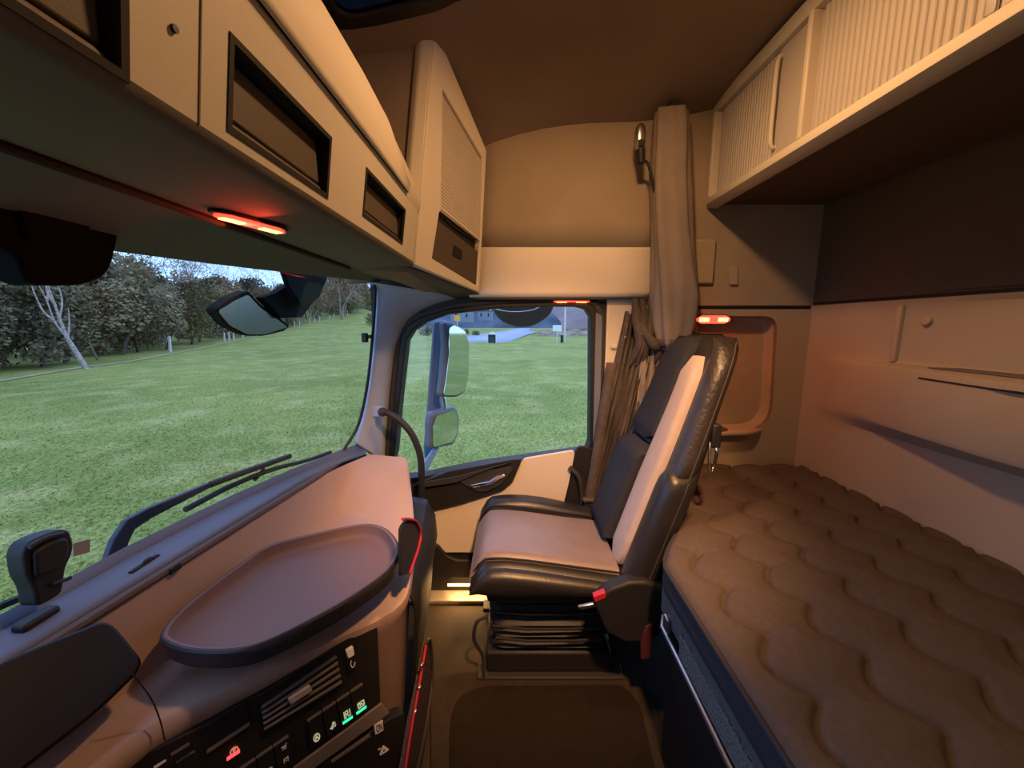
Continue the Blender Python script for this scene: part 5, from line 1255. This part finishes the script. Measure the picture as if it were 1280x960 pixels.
while s < L_[-1] - 1:
    p = on_path(s); f = 1 + s / 220
    plant(random.choice(['bare', 'bushy', 'bare', 'bare']), p.x, p.y + random.uniform(9, 12), random.uniform(1.1, 1.4) * f, random.uniform(0, 6), 'third row of wood'); s += 4.5 + s * .03
for x, y, s_ in ((10, 40, .95), (14, 45, 1.15), (17, 44, 1.05), (24, 49, 1.2), (26, 46, 1.0), (21, 47, .9)):
    plant('conifer', x, y, s_, 0, 'line behind the wood')
for k in range(16):
    q = V3((112 + 7.5 * k, 50 + 2.4 * k, 0))
    plant(random.choice(['rust', 'bare', 'rust', 'bushy']), q.x + random.uniform(-1, 1), q.y + random.uniform(-1, 2), random.uniform(2.0, 2.6), random.uniform(0, 6), 'far rise by windscreen pillar')
# leaning white birch
rnd = random.Random(5)
bt_ = thing('birch_tree', 'leaning bare white birch at the wood edge, left of the windscreen', 'tree', (0, 0, 0))
base = V3((23.2684, 25.9355, -1.45)); base = V3((base.x, base.y, float(gz(base.x, base.y))))
sc0 = base.length / 480
def bp(px, py): return V3((base.x, base.y, 0)) + V3((0, 0, 0))
tb = MB()
def pt_at(px, py):
    # birch stands in the plane facing the cab through its base
    n = V3((base.x, base.y, 0)).normalized(); u = V3((n.y, -n.x, 0)); 
    return base + u * (px - 108) * sc0 * .46 + V3((0, 0, 1)) * (461 - py) * sc0 * .68
tr = [pt_at(108, 462), pt_at(99, 440), pt_at(92, 424), pt_at(88, 408), pt_at(85, 390), pt_at(80, 362)]
tb.tube(curve(tr, 4), [.15 - .0055 * i for i in range(21)], 8)
for pts_b in ([(88, 418), (80, 402), (76, 380), (70, 362)], [(86, 400), (92, 385), (93, 370), (88, 352)], [(80, 402), (70, 392), (64, 372), (62, 360)], [(85, 385), (78, 370), (80, 350), (84, 340)], [(92, 424), (97, 405), (99, 388)], [(76, 380), (80, 366), (78, 352)]):
    P = [pt_at(*q) + V3((0, 0, 0)) for q in pts_b]
    tb.tube(curve(P, 4), list(np.linspace(.065, .018, (len(P) - 1) * 4 + 1)), 6)
tb.build('trunk', 'bark_birch', bt_)
bt_.location = base
for ch in bt_.children: ch.matrix_parent_inverse = Matrix.Translation(-base)
# fence posts
NTH = 'first second third fourth fifth sixth seventh eighth ninth tenth eleventh twelfth thirteenth fourteenth fifteenth sixteenth seventeenth eighteenth'.split()
for k, (px, py, hgt) in enumerate([(205, 444, 1.5), (277, 436, 1.2), (283, 436, 1.2), (293, 435, 1.15), (301, 434, 1.5), (328, 431, 1.7), (344, 431, 1.2), (353, 430, 1.2), (367, 429, 1.3), (377, 428, 1.2), (391, 427, 1.4), (397, 426, 1.2), (404, 426, 1.3), (413, 425, 1.3), (421, 424, 1.4), (430, 424, 1.4), (438, 424, 1.4), (446, 423, 1.4)]):
    th = (px - 640) / 480
    a_ = -th / .985                                                   # direction Y/X as seen from the driver's seat
    # walk along the wood edge to the matching bearing
    best = min(epath, key=lambda q: abs(q.y / q.x - a_))
    j = epath.index(best); x, y = best.x, best.y - 1.0
    d1 = (best.length) / 40
    b = MB(); z = float(gz(x, y)); wdt = .09 if k == 0 else .075
    b.hexa([(x - wdt, y - wdt, z - .2), (x + wdt, y - wdt, z - .2), (x + wdt, y + wdt, z - .2), (x - wdt, y + wdt, z - .2), (x - wdt * .8 + .1, y - wdt * .8, z + hgt), (x + wdt * .8 + .1, y - wdt * .8, z + hgt), (x + wdt * .8 + .1, y + wdt * .8, z + hgt), (x - wdt * .8 + .1, y + wdt * .8, z + hgt)])
    o = b.build('fence_post', 'post')
    tag(o, 'tall pale leaning fence post nearest the birch' if k == 0 else 'weathered pale fence post, %s to the right of the birch along the meadow edge' % NTH[k], 'post', 'fence posts along the meadow edge')

# road and things by the passenger window
rows = [[(X, ya, float(gz(X, 0)) + .05 + (X - 70) * .004), (X, yb, float(gz(X, 0)) + .05 + (X - 70) * .004)] for X, ya, yb in ((60, 14.0, 1), (75, 12, -1), (100, 9.5, -4), (130, 5.0, -8.5), (170, 1.5, -8), (230, -4, -11))]
tag(MB().loft(rows).build('road', 'road', solid=.05), 'blue-grey road bending away beyond the meadow', 'road')
rows = []
for j in range(40):
    y = -150 + 400 * j / 39
    h = 30 + 12 * math.sin(j * .6) + 6 * math.sin(j * 1.7 + 1)
    rows.append([(330 + .0 * j, y, -2.0), (360, y, h * .45), (400, y, h * .85), (440, y, h)])
struct(MB().loft(rows).build('ground', 'hill'), 'dark wooded hillside far beyond the road', 'hill')
rows = []
for j in range(24):
    y = -16 - 90 * j / 23; h = 9 + 3 * math.sin(j * .9) + j * .3
    rows.append([(120, y, -1.6), (128, y, h * .25), (150, y, h * .6), (190, y, h)])
struct(MB().loft(rows).build('ground', 'hill_r'), 'reddish bracken slope right of the road', 'hill')
rows = []
for j in range(30):
    y = -6 - 26 * j / 29; h = 1.5 + .35 * math.sin(j * 1.3) + .25 * math.sin(j * 2.9)
    rows.append([(92, y, -1.55), (94, y, -1.5 + h * .7), (97, y, -1.5 + h), (101, y, -1.5 + h * .8)])
tag(MB().loft(rows).build('rubble_bank', 'bank', sub=1), 'brown rubble bank behind the white sign', 'bank')
def house(name, label, x, y, wx, wy, h, z=-1.4):
    t = thing(name, label, 'house', (x, y, z))
    MB().box((x, y - wy / 2, z), (x + wx, y + wy / 2, z + h)).build('wall', 'house', t)
    MB().add([(x - .2, y - wy / 2 - .2, z + h), (x - .2, y + wy / 2 + .2, z + h), (x + wx + .2, y + wy / 2 + .2, z + h), (x + wx + .2, y - wy / 2 - .2, z + h), (x - .2, y, z + h + wy * .32), (x + wx + .2, y, z + h + wy * .32)], [(0, 1, 4), (3, 2, 5), (0, 3, 5, 4), (1, 2, 5, 4), (0, 1, 2, 3)]).build('roof', 'houseroof', t, smooth=False)
    for k in (-.25, .25):
        MB().box((x - .05, y + k * wy - .4, z + h * .45), (x + .02, y + k * wy + .4, z + h * .8)).build('window', 'screen', t)
house('house', 'pale house at the foot of the far hill, left of the road bend', 200, 26, 9, 11, 5.5, 2.5)
house('house', 'smaller pale house at the far hill, nearest the road', 215, 15, 8, 8, 5, 3.5)
# little bus shelter
bs = thing('shelter', 'small white roadside shelter left of the road', 'shelter', (57, 3.0, -1.5))
MB().box((57, 2.35, -1.5), (58, 2.42, -.2)).build('side_wall', 'sign_white', bs)
MB().box((57, 3.55, -1.5), (58, 3.62, -.2)).build('side_wall', 'sign_white', bs)
MB().box((57.95, 2.42, -1.5), (58.02, 3.55, -.2)).build('back_wall', 'houseroof', bs)
MB().add([(56.9, 2.25, -.22), (56.9, 3.72, -.22), (58.1, 3.72, -.22), (58.1, 2.25, -.22), (56.9, 2.98, .2), (58.1, 2.98, .2)], [(0, 1, 4), (3, 2, 5), (0, 3, 5, 4), (1, 2, 5, 4), (0, 1, 2, 3)]).build('roof', 'sign_white', bs, smooth=False)
# white sign
sg = thing('road_sign', 'blank white board sign on a post in the meadow beyond the passenger window', 'sign', (50, -5.8, -1.5))
MB().box((50, -6.4, .35), (50.06, -5.25, 1.15)).build('board', 'sign_white', sg, bevel=.02)
MB().tube([(50.1, -5.85, -1.6), (50.1, -5.85, 1.0)], .06, 8).build('post', 'post', sg)
pt = thing('lamp_post', 'tall pale utility pole right of the white sign', 'pole', (58, -7.9, -1.5))
MB().tube([(58, -7.9, -1.6), (58, -7.9, 7)], [.14, .11], 10).build('shaft', 'post', pt)
MB().box((57.7, -7.65, -1.6), (58.2, -7.3, -.3)).build('meter_box', 'dark', pt)
og = thing('orange_sign', 'square orange road sign seen above the door mirror', 'sign', (90, 12.5, -1.5))
MB().box((90, 12.0, 2.1), (90.1, 13.4, 3.4)).build('board', 'sign_orange', og)
MB().tube([(90.15, 12.7, -1.6), (90.15, 12.7, 2.6)], .08, 8).build('post', 'post', og)
# scrub at the far side of the meadow (passenger window)
def shrub(x, y, s_, m, lab, grp):
    t = thing('shrub', lab, 'shrub', (x, y, float(gz(x, y))), grp); lb = MB(); rnd_ = random.Random(int(x * 7 + y))
    for k in range(4): leaf_cloud(lb, (x + rnd_.uniform(-1, 1) * s_, y + rnd_.uniform(-1, 1) * s_, float(gz(x, y)) + s_ * .8), (s_, s_, s_ * .8), 120, .16 * s_, rnd_)
    lb.build('foliage', m, t, smooth=False, kind='stuff')
for k, (x, y, s_) in enumerate(((96, 8.6, .8), (97, 12.4, 1.1), (98, 17.0, 1.3), (99, 22.3, 1.5), (100, 28.5, 1.8), (101, 36, 2.1))):
    shrub(x, y, s_, 'leaf_dark', 'dark low shrub across the meadow, %s to the left of the road bend' % NTH[k], 'dark shrubs by the road')
for k, (x, y, s_) in enumerate(((104, -9.5, .8), (104.5, -14, 1.0), (104, -19, 1.1))):
    shrub(x, y, s_, 'leaf_rust', 'rusty shrub on top of the rubble bank, %s to the right of the utility pole' % NTH[k], 'rusty shrubs on the bank')
